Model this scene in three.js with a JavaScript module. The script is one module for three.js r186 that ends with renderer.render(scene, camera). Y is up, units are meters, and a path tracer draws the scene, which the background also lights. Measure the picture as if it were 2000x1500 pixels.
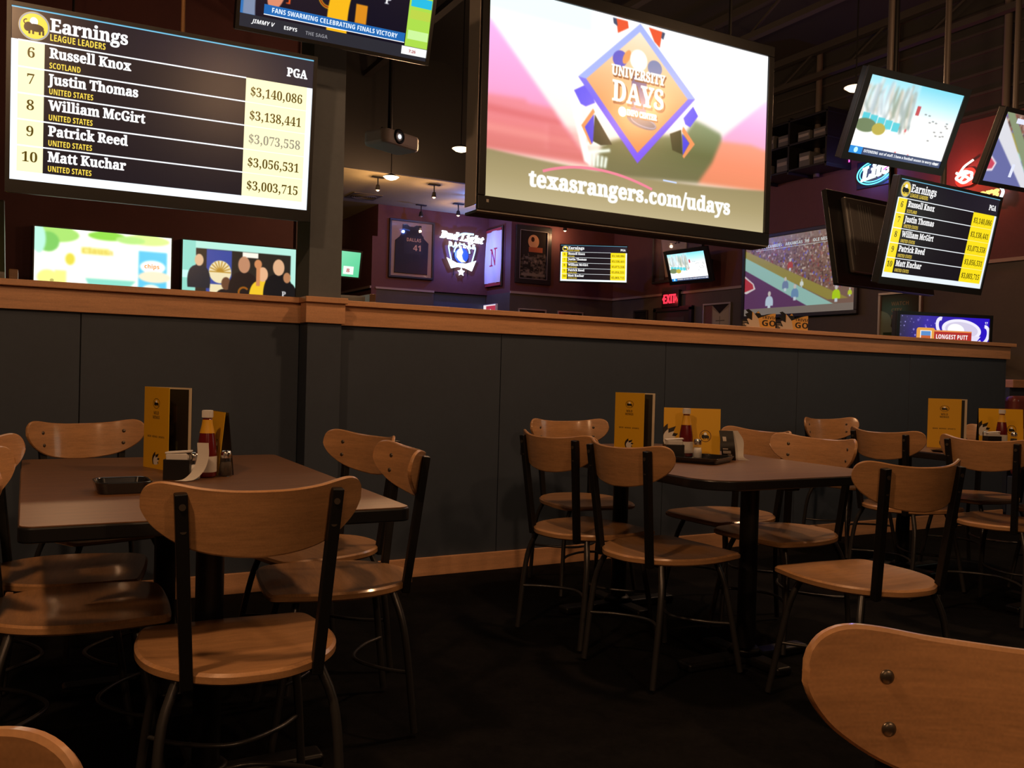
import * as THREE from 'three';
import { RoundedBoxGeometry } from 'three/addons/geometries/RoundedBoxGeometry.js';
import { mergeGeometries, toCreasedNormals } from 'three/addons/utils/BufferGeometryUtils.js';
import { RectAreaLightUniformsLib } from 'three/addons/lights/RectAreaLightUniformsLib.js';
import { FontLoader } from 'three/addons/loaders/FontLoader.js';
import { TextGeometry } from 'three/addons/geometries/TextGeometry.js';

// ---------------------------------------------------------------- camera, light, exposure
const scene = new THREE.Scene();
scene.background = new THREE.Color(0x000000);
const camera = new THREE.PerspectiveCamera(46.87, 4 / 3, 0.05, 60);
camera.up.set(-0.017, 1, -0.024);
camera.position.set(0, 1.10, 0);
{ // eye level of a seated guest, turned 29 degrees to the right, phone rolled 1.5 degrees
  const X = new THREE.Vector3(0.8764, 0.0269, 0.4808), Y = new THREE.Vector3(-0.0173, 0.9996, -0.0243), Z = new THREE.Vector3(-0.4813, 0.0130, 0.8764);
  camera.quaternion.setFromRotationMatrix(new THREE.Matrix4().makeBasis(X, Y, Z));
}
const renderer = new THREE.WebGLRenderer({ antialias: true });
renderer.toneMapping = THREE.LinearToneMapping;
renderer.toneMappingExposure = 1.0;
renderer.shadowMap.enabled = true;
RectAreaLightUniformsLib.init();
const WARM = new THREE.Color().setRGB(1, 0.56, 0.28);
const PENDANT_TABLE = 5.2;        // dish pendants over the dining tables, above the frame
const PENDANT_FRONT = 5;      // the same lamps behind the guest
const PENDANT_BACK = 5.5;         // small saucer pendants over the back room
const SPOT_TABLE = 3;         // narrow downlight that reaches over the half wall
const SCREEN_AREA = 0.5;        // share of the screens' light given by their area lights
const NEON = 1;

// ---------------------------------------------------------------- helpers
const seeded = (s) => () => { s = (s * 1664525 + 1013904223) >>> 0; return s / 4294967296; };
const V = (x, y, z) => new THREE.Vector3(x, y, z);
const used = new Map();
function numbered(n) { const k = used.get(n) || 0; used.set(n, k + 1); return k ? n + '_' + String(k).padStart(3, '0') : n; }
function tag(o, label, category, group) { o.userData = { ...o.userData, label, category }; if (group) o.userData.group = group; return o; }
function thing(name, label, category, p = [0, 0, 0], turn = 0, group) {
  const o = new THREE.Group(); o.name = numbered(name); o.position.set(...p); o.rotation.y = turn; scene.add(o);
  return tag(o, label, category, group);
}
function prep(g) {
  g = g.index ? g.toNonIndexed() : g;
  for (const k of Object.keys(g.attributes)) if (!['position', 'normal', 'uv'].includes(k)) g.deleteAttribute(k);
  if (!g.attributes.normal) g.computeVertexNormals();
  return g;
}
function metreUV(g, keep) {      // uv in metres by the face's main direction
  if (keep && g.attributes.uv) return g;
  const p = g.attributes.position, n = g.attributes.normal, uv = new Float32Array(p.count * 2);
  for (let i = 0; i < p.count; i++) {
    const ax = Math.abs(n.getX(i)), ay = Math.abs(n.getY(i)), az = Math.abs(n.getZ(i));
    const x = p.getX(i), y = p.getY(i), z = p.getZ(i);
    if (ay >= ax && ay >= az) { uv[2 * i] = x; uv[2 * i + 1] = z; } else if (az >= ax) { uv[2 * i] = x; uv[2 * i + 1] = y; } else { uv[2 * i] = z; uv[2 * i + 1] = y; }
  }
  g.setAttribute('uv', new THREE.BufferAttribute(uv, 2)); return g;
}
function mesh(name, geos, mat, parent, keepUV = false) {
  const list = (Array.isArray(geos) ? geos : [geos]).map((g) => metreUV(prep(g), keepUV));
  const m = new THREE.Mesh(list.length > 1 ? mergeGeometries(list) : list[0], mat);
  m.name = parent ? name : numbered(name); m.castShadow = m.receiveShadow = true; (parent || scene).add(m); return m;
}
function struct(name, geos, mat, parent) { const m = mesh(name, geos, mat, parent); if (!parent) m.userData.kind = 'structure'; return m; }
const box = (w, h, d, x = 0, y = 0, z = 0) => new THREE.BoxGeometry(w, h, d).translate(x, y, z);
const span = (x0, x1, y0, y1, z0, z1) => box(x1 - x0, y1 - y0, z1 - z0, (x0 + x1) / 2, (y0 + y1) / 2, (z0 + z1) / 2);
const rbox = (w, h, d, r, x = 0, y = 0, z = 0, s = 2) => new RoundedBoxGeometry(w, h, d, s, Math.min(r, w / 2.01, h / 2.01, d / 2.01)).translate(x, y, z);
const cyl = (r0, r1, h, x = 0, y = 0, z = 0, s = 20) => new THREE.CylinderGeometry(r0, r1, h, s).translate(x, y, z);
const tube = (pts, r, seg = 24, rs = 8, closed = false) => new THREE.TubeGeometry(new THREE.CatmullRomCurve3(pts, closed), seg, r, rs, closed);
const lathe = (pts, s = 24) => new THREE.LatheGeometry(pts.map((p) => new THREE.Vector2(p[0], p[1])), s);
function rod(a, b, r, s = 10) {
  const d = b.clone().sub(a), g = new THREE.CylinderGeometry(r, r, d.length(), s);
  g.applyQuaternion(new THREE.Quaternion().setFromUnitVectors(V(0, 1, 0), d.clone().normalize())); return g.translate((a.x + b.x) / 2, (a.y + b.y) / 2, (a.z + b.z) / 2);
}
function bar(a, b, w, d) {       // rectangular bar from a to b: w along x, d across
  const v = b.clone().sub(a), g = new RoundedBoxGeometry(w, v.length(), d, 1, 0.003);
  g.applyQuaternion(new THREE.Quaternion().setFromUnitVectors(V(0, 1, 0), v.clone().normalize())); return g.translate((a.x + b.x) / 2, (a.y + b.y) / 2, (a.z + b.z) / 2);
}
function roundedShape(w, h, r, x = 0, y = 0) {
  const s = new THREE.Shape(), a = x - w / 2, b = y - h / 2, c = x + w / 2, d = y + h / 2;
  s.moveTo(a + r, b); s.lineTo(c - r, b); s.absarc(c - r, b + r, r, -Math.PI / 2, 0); s.lineTo(c, d - r); s.absarc(c - r, d - r, r, 0, Math.PI / 2);
  s.lineTo(a + r, d); s.absarc(a + r, d - r, r, Math.PI / 2, Math.PI); s.lineTo(a, b + r); s.absarc(a + r, b + r, r, Math.PI, 1.5 * Math.PI); return s;
}
const extrude = (s, depth, bevel = 0, curve = 10) => new THREE.ExtrudeGeometry(s, { depth: depth - 2 * bevel, bevelEnabled: bevel > 0, bevelSize: bevel, bevelThickness: bevel, bevelOffset: -bevel, bevelSegments: 2, curveSegments: curve }).translate(0, 0, bevel);

// ---------------------------------------------------------------- textures
const soft = (x, w, h, px) => { x.filter = `blur(${px}px)`; x.drawImage(x.canvas, 0, 0, w, h); x.filter = 'none'; };   // pictures on screens are a little out of focus
function canvasTex(w, h, draw, repeat) {
  const c = document.createElement('canvas'); c.width = w; c.height = h; const x = c.getContext('2d'); draw(x, w, h);
  const t = new THREE.CanvasTexture(c); t.colorSpace = THREE.SRGBColorSpace; t.magFilter = THREE.LinearFilter;
  if (repeat) { t.wrapS = t.wrapT = THREE.RepeatWrapping; t.repeat.set(...repeat); } return t;
}
function noiseTex(base, amp, seed, stretch = [1, 1], metres = 1, size = 256) {   // layered value noise round a base colour (linear)
  const R = seeded(seed), n = size, data = new Uint8Array(n * n * 4);
  const layers = [4, 9, 23, 61].map((f) => { const fx = Math.max(1, Math.round(f * stretch[0])), fy = Math.max(1, Math.round(f * stretch[1])); return { fx, fy, v: Float32Array.from({ length: fx * fy }, () => R() - 0.5) }; });
  const W = [0.3, 0.3, 0.25, 0.3];
  for (let j = 0; j < n; j++) for (let i = 0; i < n; i++) {
    let s = (R() - 0.5) * 0.25;
    layers.forEach(({ fx, fy, v }, k) => {
      const x = i / n * fx, y = j / n * fy, a = Math.floor(x), b = Math.floor(y), u = x - a, w = y - b, q = (p, r) => v[(r % fy) * fx + (p % fx)];
      const su = u * u * (3 - 2 * u), sw = w * w * (3 - 2 * w);
      s += W[k] * ((q(a, b) * (1 - su) + q(a + 1, b) * su) * (1 - sw) + (q(a, b + 1) * (1 - su) + q(a + 1, b + 1) * su) * sw);
    });
    const f = 1 + amp * s * 2;
    for (let c = 0; c < 3; c++) { const l = Math.max(0, Math.min(1, base[c] * f)); data[(j * n + i) * 4 + c] = 255 * (l <= 0.0031308 ? 12.92 * l : 1.055 * l ** (1 / 2.4) - 0.055); }
    data[(j * n + i) * 4 + 3] = 255;
  }
  const t = new THREE.DataTexture(data, n, n); t.colorSpace = THREE.SRGBColorSpace; t.magFilter = THREE.LinearFilter; t.minFilter = THREE.LinearMipmapLinearFilter; t.generateMipmaps = true;
  t.wrapS = t.wrapT = THREE.RepeatWrapping; t.repeat.set(1 / metres, 1 / metres); t.needsUpdate = true; return t;
}
const std = (o) => new THREE.MeshStandardMaterial({ roughness: 0.6, ...o });
const lin = (r, g, b) => new THREE.Color().setRGB(r, g, b);
const M = {
  seatWood: new THREE.MeshPhysicalMaterial({ map: noiseTex([0.49, 0.252, 0.108], 0.30, 11, [0.5, 6], 0.5), roughness: 0.4, clearcoat: 0.8, clearcoatRoughness: 0.13 }),
  ply: std({ map: noiseTex([0.55, 0.36, 0.18], 0.4, 12, [1, 8], 0.12), roughness: 0.45 }),
  trimWood: std({ map: noiseTex([0.68, 0.36, 0.19], 0.22, 13, [0.4, 6], 0.9), roughness: 0.45 }),
  laminate: new THREE.MeshPhysicalMaterial({ map: noiseTex([0.150, 0.066, 0.026], 0.35, 14, [0.5, 7], 0.7), roughness: 0.46, clearcoat: 0.08, clearcoatRoughness: 0.25 }),
  blackMetal: std({ color: lin(0.012, 0.011, 0.011), roughness: 0.42, metalness: 0.3 }),
  pole: std({ color: lin(0.07, 0.055, 0.048), roughness: 0.5 }),
  legMetal: std({ color: lin(0.10, 0.095, 0.095), roughness: 0.35, metalness: 0.7 }),
  bolt: std({ color: lin(0.16, 0.13, 0.10), roughness: 0.35, metalness: 0.8 }),
  blackPlastic: std({ color: lin(0.010, 0.010, 0.011), roughness: 0.35 }),
  greyPlastic: std({ color: lin(0.09, 0.088, 0.09), roughness: 0.4 }),
  wallDark: std({ map: noiseTex([0.045, 0.060, 0.090], 0.10, 15, [1, 1], 1.1), roughness: 0.6 }),
  pillar: std({ map: noiseTex([0.12, 0.135, 0.155], 0.10, 16), roughness: 0.8 }),
  maroon: std({ map: noiseTex([0.105, 0.032, 0.032], 0.12, 17, [1, 1], 1.3), roughness: 0.7 }),
  dado: std({ map: noiseTex([0.070, 0.055, 0.045], 0.12, 18, [1, 1], 1.3), roughness: 0.7 }),
  rail: std({ color: lin(0.30, 0.22, 0.19), roughness: 0.5 }),
  blackPaint: std({ color: lin(0.018, 0.017, 0.017), roughness: 0.9 }),
  soffit: std({ map: noiseTex([0.47, 0.40, 0.21], 0.08, 19, [1, 1], 1.4), roughness: 0.85 }),
  carpet: new THREE.MeshPhysicalMaterial({ specularIntensity: 0.2, map: noiseTex([0.0065, 0.006, 0.006], 0.6, 20, [2, 2], 0.8), roughness: 0.95 }),
  white: std({ color: lin(0.72, 0.70, 0.68), roughness: 0.5 }),
  chrome: std({ color: lin(0.75, 0.74, 0.72), roughness: 0.18, metalness: 1 }),
  sideMetal: std({ color: lin(0.72, 0.65, 0.60), roughness: 0.5 }),
  alu: std({ color: lin(0.42, 0.39, 0.36), roughness: 0.4, metalness: 0.6 }),
  frameBlack: std({ color: lin(0.012, 0.011, 0.011), roughness: 0.4 }),
  glass: new THREE.MeshPhysicalMaterial({ color: 0xffffff, transmission: 1, thickness: 0, roughness: 0.03, ior: 1.5 }),
  ketchup: std({ color: lin(0.13, 0.010, 0.012), roughness: 0.18 }),
  yellow: std({ color: lin(0.68, 0.36, 0.02), roughness: 0.45 }),
  yellowCard: std({ color: lin(0.72, 0.45, 0.02), roughness: 0.5 }),
  hem: std({ color: lin(0.35, 0.03, 0.03), roughness: 0.8 }),
  paper: std({ color: lin(0.66, 0.62, 0.57), roughness: 0.8 }),
  silver: std({ color: lin(0.34, 0.30, 0.27), roughness: 0.35, metalness: 0.5 }),
};
const glow = (r, g, b, k = 1) => std({ color: 0x000000, emissive: lin(r, g, b), emissiveIntensity: k, roughness: 0.4 });
const printed = (tex, rough = 0.5) => std({ map: tex, roughness: rough });

// ---------------------------------------------------------------- the setting
const PW = -4.36, CAPY = 1.44;                 // half wall: face, top
const ZA = -12.42, XB = 6.33, ZC = -11.67, XD = 8.2, CEIL = 5.0, SOF = 3.52, RAIL = 2.30;
struct('floor', span(-5.2, 8.4, -0.15, 0, -16.2, 4.7), M.carpet);
struct('ceiling', span(-5.2, 8.4, CEIL, CEIL + 0.15, -16.2, 4.7), M.blackPaint);
struct('wall_left', span(-5.2, -5.0, 0, CEIL, -16.2, 4.7), M.dado);
struct('wall_behind', span(-5.0, XD, 0, CEIL, 4.5, 4.7), M.dado);
struct('wall_far', span(-5.0, 4.5, 0, CEIL, -16.2, -16.0), M.maroon);
function twoTone(name, x0, x1, z0, z1, h, rails) {          // maroon above a chair rail, grey-brown below
  const up = struct(name, span(x0, x1, RAIL, h, z0, z1), M.maroon);
  struct('lower_wall', span(x0, x1, 0, RAIL, z0, z1), M.dado, up);
  rails.forEach((g) => struct('chair_rail', g, M.rail, up)); return up;
}
function upperBlack() { struct('upper_wall', span(XD - 0.012, XD, 3.72, CEIL, ZC, 4.5), M.blackPaint, wallRight); }
// right wall, the stretch of back wall facing the guest, the step in it, and the wall with the jersey
const wallRight = twoTone('wall_right', XD, XD + 0.2, -16.2, 4.7, CEIL, [span(XD - 0.02, XD, RAIL - 0.015, RAIL + 0.02, ZC, -10.36), span(XD - 0.02, XD, RAIL - 0.015, RAIL + 0.02, -9.96, 4.5)]);
upperBlack();
twoTone('wall_back', XB, XD, -16.2, ZC, CEIL, [span(XB, XD, RAIL - 0.015, RAIL + 0.02, ZC, ZC + 0.02)]);
{ const w = struct('wall_back_recessed', span(4.5, XB, RAIL, SOF, -16.2, ZA), M.maroon);
  struct('lower_wall', span(4.5, 5.42, 0, RAIL - 0.01, -16.2, ZA), M.dado, w);
  struct('dark_opening', span(5.42, XB, 0, RAIL - 0.01, -16.2, ZA - 0.05), M.wallDark, w);
  struct('chair_rail', span(4.48, 5.42, RAIL - 0.02, RAIL + 0.01, ZA, ZA + 0.02), M.rail, w); }
// wall on the left behind the half wall, with the two wall screens
{ const w = struct('wall_screens', span(-5.0, 2.54, 0, CEIL, -9.8, -9.6), M.maroon);
  struct('corner_trim', span(2.54, 2.68, 0, CEIL, -9.82, -9.57), std({ color: lin(0.10, 0.06, 0.06), roughness: 0.7 }), w); }
// bright lowered ceiling at the back, its black front face, the dark recess with two posts
struct('ceiling_soffit', span(2.68, XD, SOF, SOF + 0.06, -16.2, -10.42), M.soffit);
struct('wall_bulkhead', span(2.68, XD, SOF + 0.001, CEIL, -10.44, -10.36), M.blackPaint);
for (const [x, z] of [[4.3, -14.4], [3.95, -15.3]]) struct('trim_1', span(x, x + 0.2, 2.9, SOF, z, z + 0.25), M.soffit).name = numbered('trim');
{ const s = struct('wall_recess_side', span(4.42, 4.5, 0, 3.05, -16.0, ZA + 0.001), M.maroon); struct('chair_rail', span(4.4, 4.42, RAIL - 0.015, RAIL + 0.02, -16.0, ZA), M.rail, s); }
// dark roof joists and conduits
for (let i = 0; i < 9; i++) struct('ceiling_joist', [span(-4 + i * 1.5, -3.92 + i * 1.5, 4.62, 4.68, -10.3, 4.4), span(-4 + i * 1.5, -3.92 + i * 1.5, 4.92, 5, -10.3, 4.4), ...Array.from({ length: 14 }, (_, k) => bar(V(-3.96 + i * 1.5, 4.66, -10 + k), V(-3.96 + i * 1.5, 4.94, -9.5 + k), 0.025, 0.025))], std({ color: lin(0.035, 0.03, 0.03), roughness: 0.8 }));
for (let i = 0; i < 7; i++) struct('wall_batten', span(XD - 0.03, XD, 3.75 + i * 0.2, 3.775 + i * 0.2, -8.2, 0), std({ color: lin(0.028, 0.023, 0.023), roughness: 0.7 }));
for (const z of [-7.5, -6.45, -5.2]) struct('trim_conduit', cyl(0.035, 0.035, CEIL - 3.5, XD - 0.06, (CEIL + 3.5) / 2, z), std({ color: lin(0.10, 0.08, 0.07), roughness: 0.6 }));

// half wall: dark panels with thin joints, wooden cap with a drop fascia, wooden baseboard
{ const w = struct('partition_wall', span(-5.0, 6.93, 0, CAPY - 0.04, PW - 0.24, PW - 0.012), M.blackPaint);
  const joints = [-5.0, -2.2, -0.98, 0.21, 1.185, 1.35, 2.32, 3.477, 4.613, 5.77, 6.93];
  for (let i = 0; i + 1 < joints.length; i++) if (joints[i] !== 1.185) struct('panel', rbox(joints[i + 1] - joints[i] - 0.004, CAPY - 0.06, 0.014, 0.002, (joints[i] + joints[i + 1]) / 2, (CAPY - 0.06) / 2, PW - 0.007), M.wallDark, w);
  struct('end_panel', span(6.93, 6.945, 0, CAPY - 0.04, PW - 0.24, PW), M.wallDark, w);
  for (const [a, b] of [[-5, 1.185], [1.35, 6.945]]) {
    struct('cap_board', rbox(b - a + (b > 2 ? 0.055 : 0), 0.028, 0.34, 0.004, (a + b) / 2 + (b > 2 ? 0.0275 : 0), CAPY - 0.014, PW - 0.12), M.trimWood, w);
    struct('fascia', rbox(b - a + (b > 2 ? 0.02 : 0), 0.098, 0.02, 0.003, (a + b) / 2 + (b > 2 ? 0.01 : 0), CAPY - 0.077, PW + 0.012), M.trimWood, w);
    struct('baseboard', rbox(b - a, 0.10, 0.016, 0.003, (a + b) / 2, 0.05, PW + 0.008), M.trimWood, w);
  } }
{ const p = struct('pillar', span(1.19, 1.35, 0, CEIL, PW - 0.1, PW + 0.13), M.pillar);
  struct('lower_panel', span(1.186, 1.354, 0, CAPY - 0.06, PW - 0.1, PW + 0.138), M.wallDark, p);
  struct('cap_board', rbox(0.21, 0.028, 0.2, 0.004, 1.27, CAPY - 0.014, PW + 0.075), M.trimWood, p);
  struct('fascia', rbox(0.195, 0.098, 0.1, 0.003, 1.27, CAPY - 0.077, PW + 0.105), M.trimWood, p);
  struct('baseboard', rbox(0.195, 0.10, 0.1, 0.003, 1.27, 0.05, PW + 0.105), M.trimWood, p); }
{ const d = struct('door_1', span(XD - 0.03, XD, 0, 2.07, -10.49, -9.745), M.blackPaint);
  struct('door_frame', [span(XD - 0.05, XD, 0, 2.09, -10.55, -10.49), span(XD - 0.05, XD, 0, 2.09, -9.745, -9.685), span(XD - 0.05, XD, 2.05, 2.11, -10.55, -9.685)], M.frameBlack, d);
  struct('door_glass', span(XD - 0.034, XD - 0.03, 1.2, 1.96, -10.36, -9.86), std({ color: lin(0.05, 0.05, 0.05), roughness: 0.08 }), d);
  struct('door_handle', rod(V(XD - 0.07, 1.0, -9.85), V(XD - 0.07, 1.0, -10.4), 0.015), M.alu, d); }

// ---------------------------------------------------------------- chairs
function catmull(pts, n) { const c = new THREE.CatmullRomCurve3(pts.map((p) => V(p[0], p[1], 0)), false, 'catmullrom', 0.5); return c.getPoints(n); }
const BEND = 1.75, BACKMID = -0.024;
const leanAt = (y) => -(y - 0.428) * 0.156;
function backrestGeo() {
  const top = catmull([[0, 0.843], [0.06, 0.844], [0.12, 0.849], [0.165, 0.857], [0.195, 0.860], [0.215, 0.854], [0.227, 0.840], [0.231, 0.817]], 30);
  const bot = catmull([[0, 0.699], [0.06, 0.703], [0.12, 0.714], [0.165, 0.732], [0.20, 0.757], [0.218, 0.778], [0.2285, 0.799], [0.231, 0.817]], 30);
  const at = (c, x) => { for (let i = 0; i + 1 < c.length; i++) if (x <= c[i + 1].x + 1e-9) { const t = (x - c[i].x) / Math.max(1e-9, c[i + 1].x - c[i].x); return c[i].y + (c[i + 1].y - c[i].y) * Math.max(0, Math.min(1, t)); } return c[c.length - 1].y; };
  const N = 26, K = 5, T = 0.0115, grid = [];
  for (let i = -N; i <= N; i++) {
    const x = 0.231 * Math.sin(i / N * Math.PI / 2), ax = Math.abs(x), a = at(top, ax), b = at(bot, ax), col = [];
    for (let k = 0; k <= K; k++) {
      const y = b + (a - b) * k / K, n = V(-2 * BEND * x, 0, 1).normalize();
      col.push({ p: V(x, y, BACKMID + BEND * x * x + leanAt(y)), n, y });
    }
    grid.push(col);
  }
  const pos = [], cx = grid.length, P = (i, k, s) => { const g = grid[i][k]; return g.p.clone().addScaledVector(g.n, s * T / 2); };
  const inset = (i, k, s) => { // pulled slightly in at the rim to round the edge
    const v = P(i, k, s), e = 0.0035, y0 = grid[i][0].y, y1 = grid[i][K].y; if (y1 - y0 < 0.012) { v.x *= 0.988; return v; }
    if (k === 0) v.y += e; if (k === K) v.y -= e; return v; };
  const quad = (a, b, c, d) => pos.push(...a.toArray(), ...b.toArray(), ...c.toArray(), ...a.toArray(), ...c.toArray(), ...d.toArray());
  for (let i = 0; i + 1 < cx; i++) for (let k = 0; k < K; k++) {
    quad(inset(i, k, 1), inset(i + 1, k, 1), inset(i + 1, k + 1, 1), inset(i, k + 1, 1));
    quad(inset(i, k, -1), inset(i, k + 1, -1), inset(i + 1, k + 1, -1), inset(i + 1, k, -1));
  }
  const rim = [];
  for (let i = 0; i < cx; i++) rim.push([i, K]); for (let i = cx - 1; i >= 0; i--) rim.push([i, 0]);
  for (let r = 0; r < rim.length; r++) {
    const [i, k] = rim[r], [j, l] = rim[(r + 1) % rim.length];
    for (const [s0, s1, f0, f1] of [[1, 0.45, inset, P], [0.45, -0.45, P, P], [-0.45, -1, P, inset]]) quad(f0(i, k, s0), f0(j, l, s0), f1(j, l, s1), f1(i, k, s1));
  }
  const g = new THREE.BufferGeometry(); g.setAttribute('position', new THREE.Float32BufferAttribute(pos, 3));
  const c = toCreasedNormals(g, 0.5), uv = new Float32Array(c.attributes.position.count * 2);
  for (let i = 0; i < uv.length / 2; i++) { uv[2 * i] = c.attributes.position.getX(i); uv[2 * i + 1] = c.attributes.position.getY(i); }
  c.setAttribute('uv', new THREE.BufferAttribute(uv, 2)); return c;
}
function seatGeo() {
  const half = [[0, -0.062], [0.07, -0.052], [0.136, -0.010], [0.181, 0.040], [0.210, 0.10], [0.2235, 0.175], [0.222, 0.25], [0.212, 0.315], [0.203, 0.36], [0.19, 0.386], [0.165, 0.397], [0.09, 0.402], [0, 0.404]];
  const c = new THREE.CatmullRomCurve3([...half.map(([x, z]) => V(x, 0, z)), ...half.slice(1, -1).reverse().map(([x, z]) => V(-x, 0, z))], true, 'catmullrom', 0.5).getPoints(72); c.pop();
  const Z0 = 0.18, S = 0.457, T = 0.026, n = c.length;
  const dip = (x, z, r) => { const e = Math.exp(-((z - 0.13) ** 2) / 0.02) * 0.010 * (1 - r ** 4); const sad = 0.004 * Math.cos(Math.min(1, Math.abs(x) / 0.1) * Math.PI) * Math.exp(-((z - 0.28) ** 2) / 0.012); const fall = z > 0.33 ? (z - 0.33) ** 2 * 1.6 : 0; return -e + sad * (1 - r * 0.6) - fall; };
  const rings = [[0, 1], [0.3, 1], [0.6, 1], [0.85, 1], [0.97, 1], [1, 0.75], [1, 0.2], [0.97, 0], [0.6, 0], [0, 0]];
  const at = (ri, i) => { const [r, h] = rings[ri], p = c[i % n], x = p.x * r, z = Z0 + (p.z - Z0) * r, d = dip(x, z, r); return V(x, S - T * (1 - h) + d * (h > 0.5 ? 1 : 0.4), z); };
  const pos = [];
  for (let q = 0; q + 1 < rings.length; q++) for (let i = 0; i < n; i++) {
    const a = at(q, i), b = at(q, i + 1), d = at(q + 1, i), e = at(q + 1, i + 1);
    if (q > 0) pos.push(...a.toArray(), ...b.toArray(), ...e.toArray()); if (q + 2 < rings.length) pos.push(...a.toArray(), ...e.toArray(), ...d.toArray());
  }
  const g = new THREE.BufferGeometry(); g.setAttribute('position', new THREE.Float32BufferAttribute(pos, 3)); return toCreasedNormals(g, 0.6);
}
const chairKit = (() => {
  const o = new THREE.Group(); o.name = 'dining_chair';
  mesh('seat', seatGeo(), M.seatWood, o);
  const br = mesh('backrest', backrestGeo(), M.seatWood, o, true);
  for (const s of [-1, 1]) {
    mesh('back_post', bar(V(s * 0.136, 0.422, -0.012), V(s * 0.161, 0.839, leanAt(0.839) + 0.004), 0.026, 0.024), M.blackMetal, o);
    const post = o.children[o.children.length - 1];
    for (const [x, y] of [[0.158, 0.811], [0.1545, 0.762]]) {
      const b = new THREE.SphereGeometry(0.0075, 12, 8); b.scale(1, 1, 0.5); b.rotateY(-s * 0.5);
      const z = BACKMID + BEND * x * x + leanAt(y);
      mesh('bolt', b.translate(s * x, y, z + 0.0065), M.bolt, br);
      mesh('nut', new THREE.CylinderGeometry(0.007, 0.007, 0.004, 12).rotateX(Math.PI / 2).translate(s * x, y, leanAt(y) - 0.009), M.bolt, post);
    }
    mesh('leg', tube([V(s * 0.15, 0.432, 0.03), V(s * 0.182, 0.34, 0.005), V(s * 0.195, 0.012, -0.035)], 0.011, 14), M.legMetal, o);
    mesh('leg', tube([V(s * 0.13, 0.432, 0.31), V(s * 0.165, 0.34, 0.33), V(s * 0.205, 0.012, 0.385)], 0.011, 14), M.legMetal, o);
  }
  for (const [z0, z1] of [[-0.018, 0.11], [0.357, 0.23]]) mesh('stretcher', tube([V(-0.185, 0.19, z0), V(-0.12, 0.19, z0 + (z1 - z0) * 0.55), V(0, 0.19, z1), V(0.12, 0.19, z0 + (z1 - z0) * 0.55), V(0.185, 0.19, z0)], 0.006, 24), M.legMetal, o);
  mesh('seat_frame', [rbox(0.30, 0.012, 0.02, 0.003, 0, 0.427, 0.03), rbox(0.30, 0.012, 0.02, 0.003, 0, 0.427, 0.31), rbox(0.02, 0.012, 0.30, 0.003, -0.13, 0.427, 0.17), rbox(0.02, 0.012, 0.30, 0.003, 0.13, 0.427, 0.17)], M.blackMetal, o);
  scene.remove(o); return o;
})();
// place on the floor, facing angle a (0 looks away from the guest, towards the half wall; positive turns to the right)
const CHAIRS = [
  [0.441, -1.933, 0.042, 'wooden chair with its back to the viewer at the near end of the left table', 'chairs round the left table'],
  [0.225, -3.964, 2.839, 'wooden chair facing the viewer at the far end of the left table by the wall', 'chairs round the left table'],
  [-0.045, -2.62, 1.62, 'wooden chair cut by the left picture edge, nearer of two left of the left table', 'chairs round the left table'],
  [-0.05, -3.10, 1.75, 'wooden chair behind the cut-off one on the left side of the left table', 'chairs round the left table'],
  [1.098, -3.19, -1.817, 'wooden chair facing left, farther of two on the right of the left table', 'chairs round the left table'],
  [1.029, -2.645, -1.452, 'wooden chair seen edge-on, nearer of two on the right of the left table', 'chairs round the left table'],
  [2.566, -4.014, 3.268, 'wooden chair facing the viewer at the far end of the centre table', 'chairs round the centre table'],
  [1.934, -3.105, 1.40, 'wooden chair half hidden behind another on the left side of the centre table', 'chairs round the centre table'],
  [1.946, -2.63, 1.504, 'wooden chair right before the yellow menu on the left side of the centre table', 'chairs round the centre table'],
  [3.12, -3.21, -1.60, 'wooden chair behind the curled paper on the right side of the centre table', 'chairs round the centre table'],
  [3.017, -2.757, -1.626, 'wooden chair, nearer of two with bolted backs on the right of the centre table', 'chairs round the centre table'],
  [2.462, -1.854, 0.079, 'wooden chair turned away from the viewer at the near end of the centre table', 'chairs round the centre table'],
  [4.694, -4.127, 3.242, 'small distant wooden chair with shiny back at the far end of the right table', 'chairs round the right table'],
  [3.959, -3.119, 1.57, 'wooden chair seen from behind left of the right-hand yellow menu', 'chairs round the right table'],
  [3.967, -2.566, 1.456, 'wooden chair seen from behind before the rightmost ketchup bottle', 'chairs round the right table'],
  [5.09, -3.23, -1.5, 'wooden chair showing only a rounded corner between the rightmost menu and card', 'chairs round the right table'],
  [5.06, -2.66, -1.52, 'wooden chair mostly off the right picture edge, only part of its seat in view', 'chairs round the right table'],
  [0.81, -0.43, 4.1, 'large close wooden chair back with two domed bolts in the lower right corner', 'chairs at the near table'],
  [-0.192, -0.645, 3.237, 'wooden chair back whose rounded top shows in the lower left corner', 'chairs at the near table'],
];
for (const [x, z, a, label, group] of CHAIRS) {
  const c = chairKit.clone(); c.name = numbered('dining_chair'); c.position.set(x, 0, z); c.rotation.y = Math.PI - a; scene.add(c); tag(c, label, 'chair', group);
}

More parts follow.
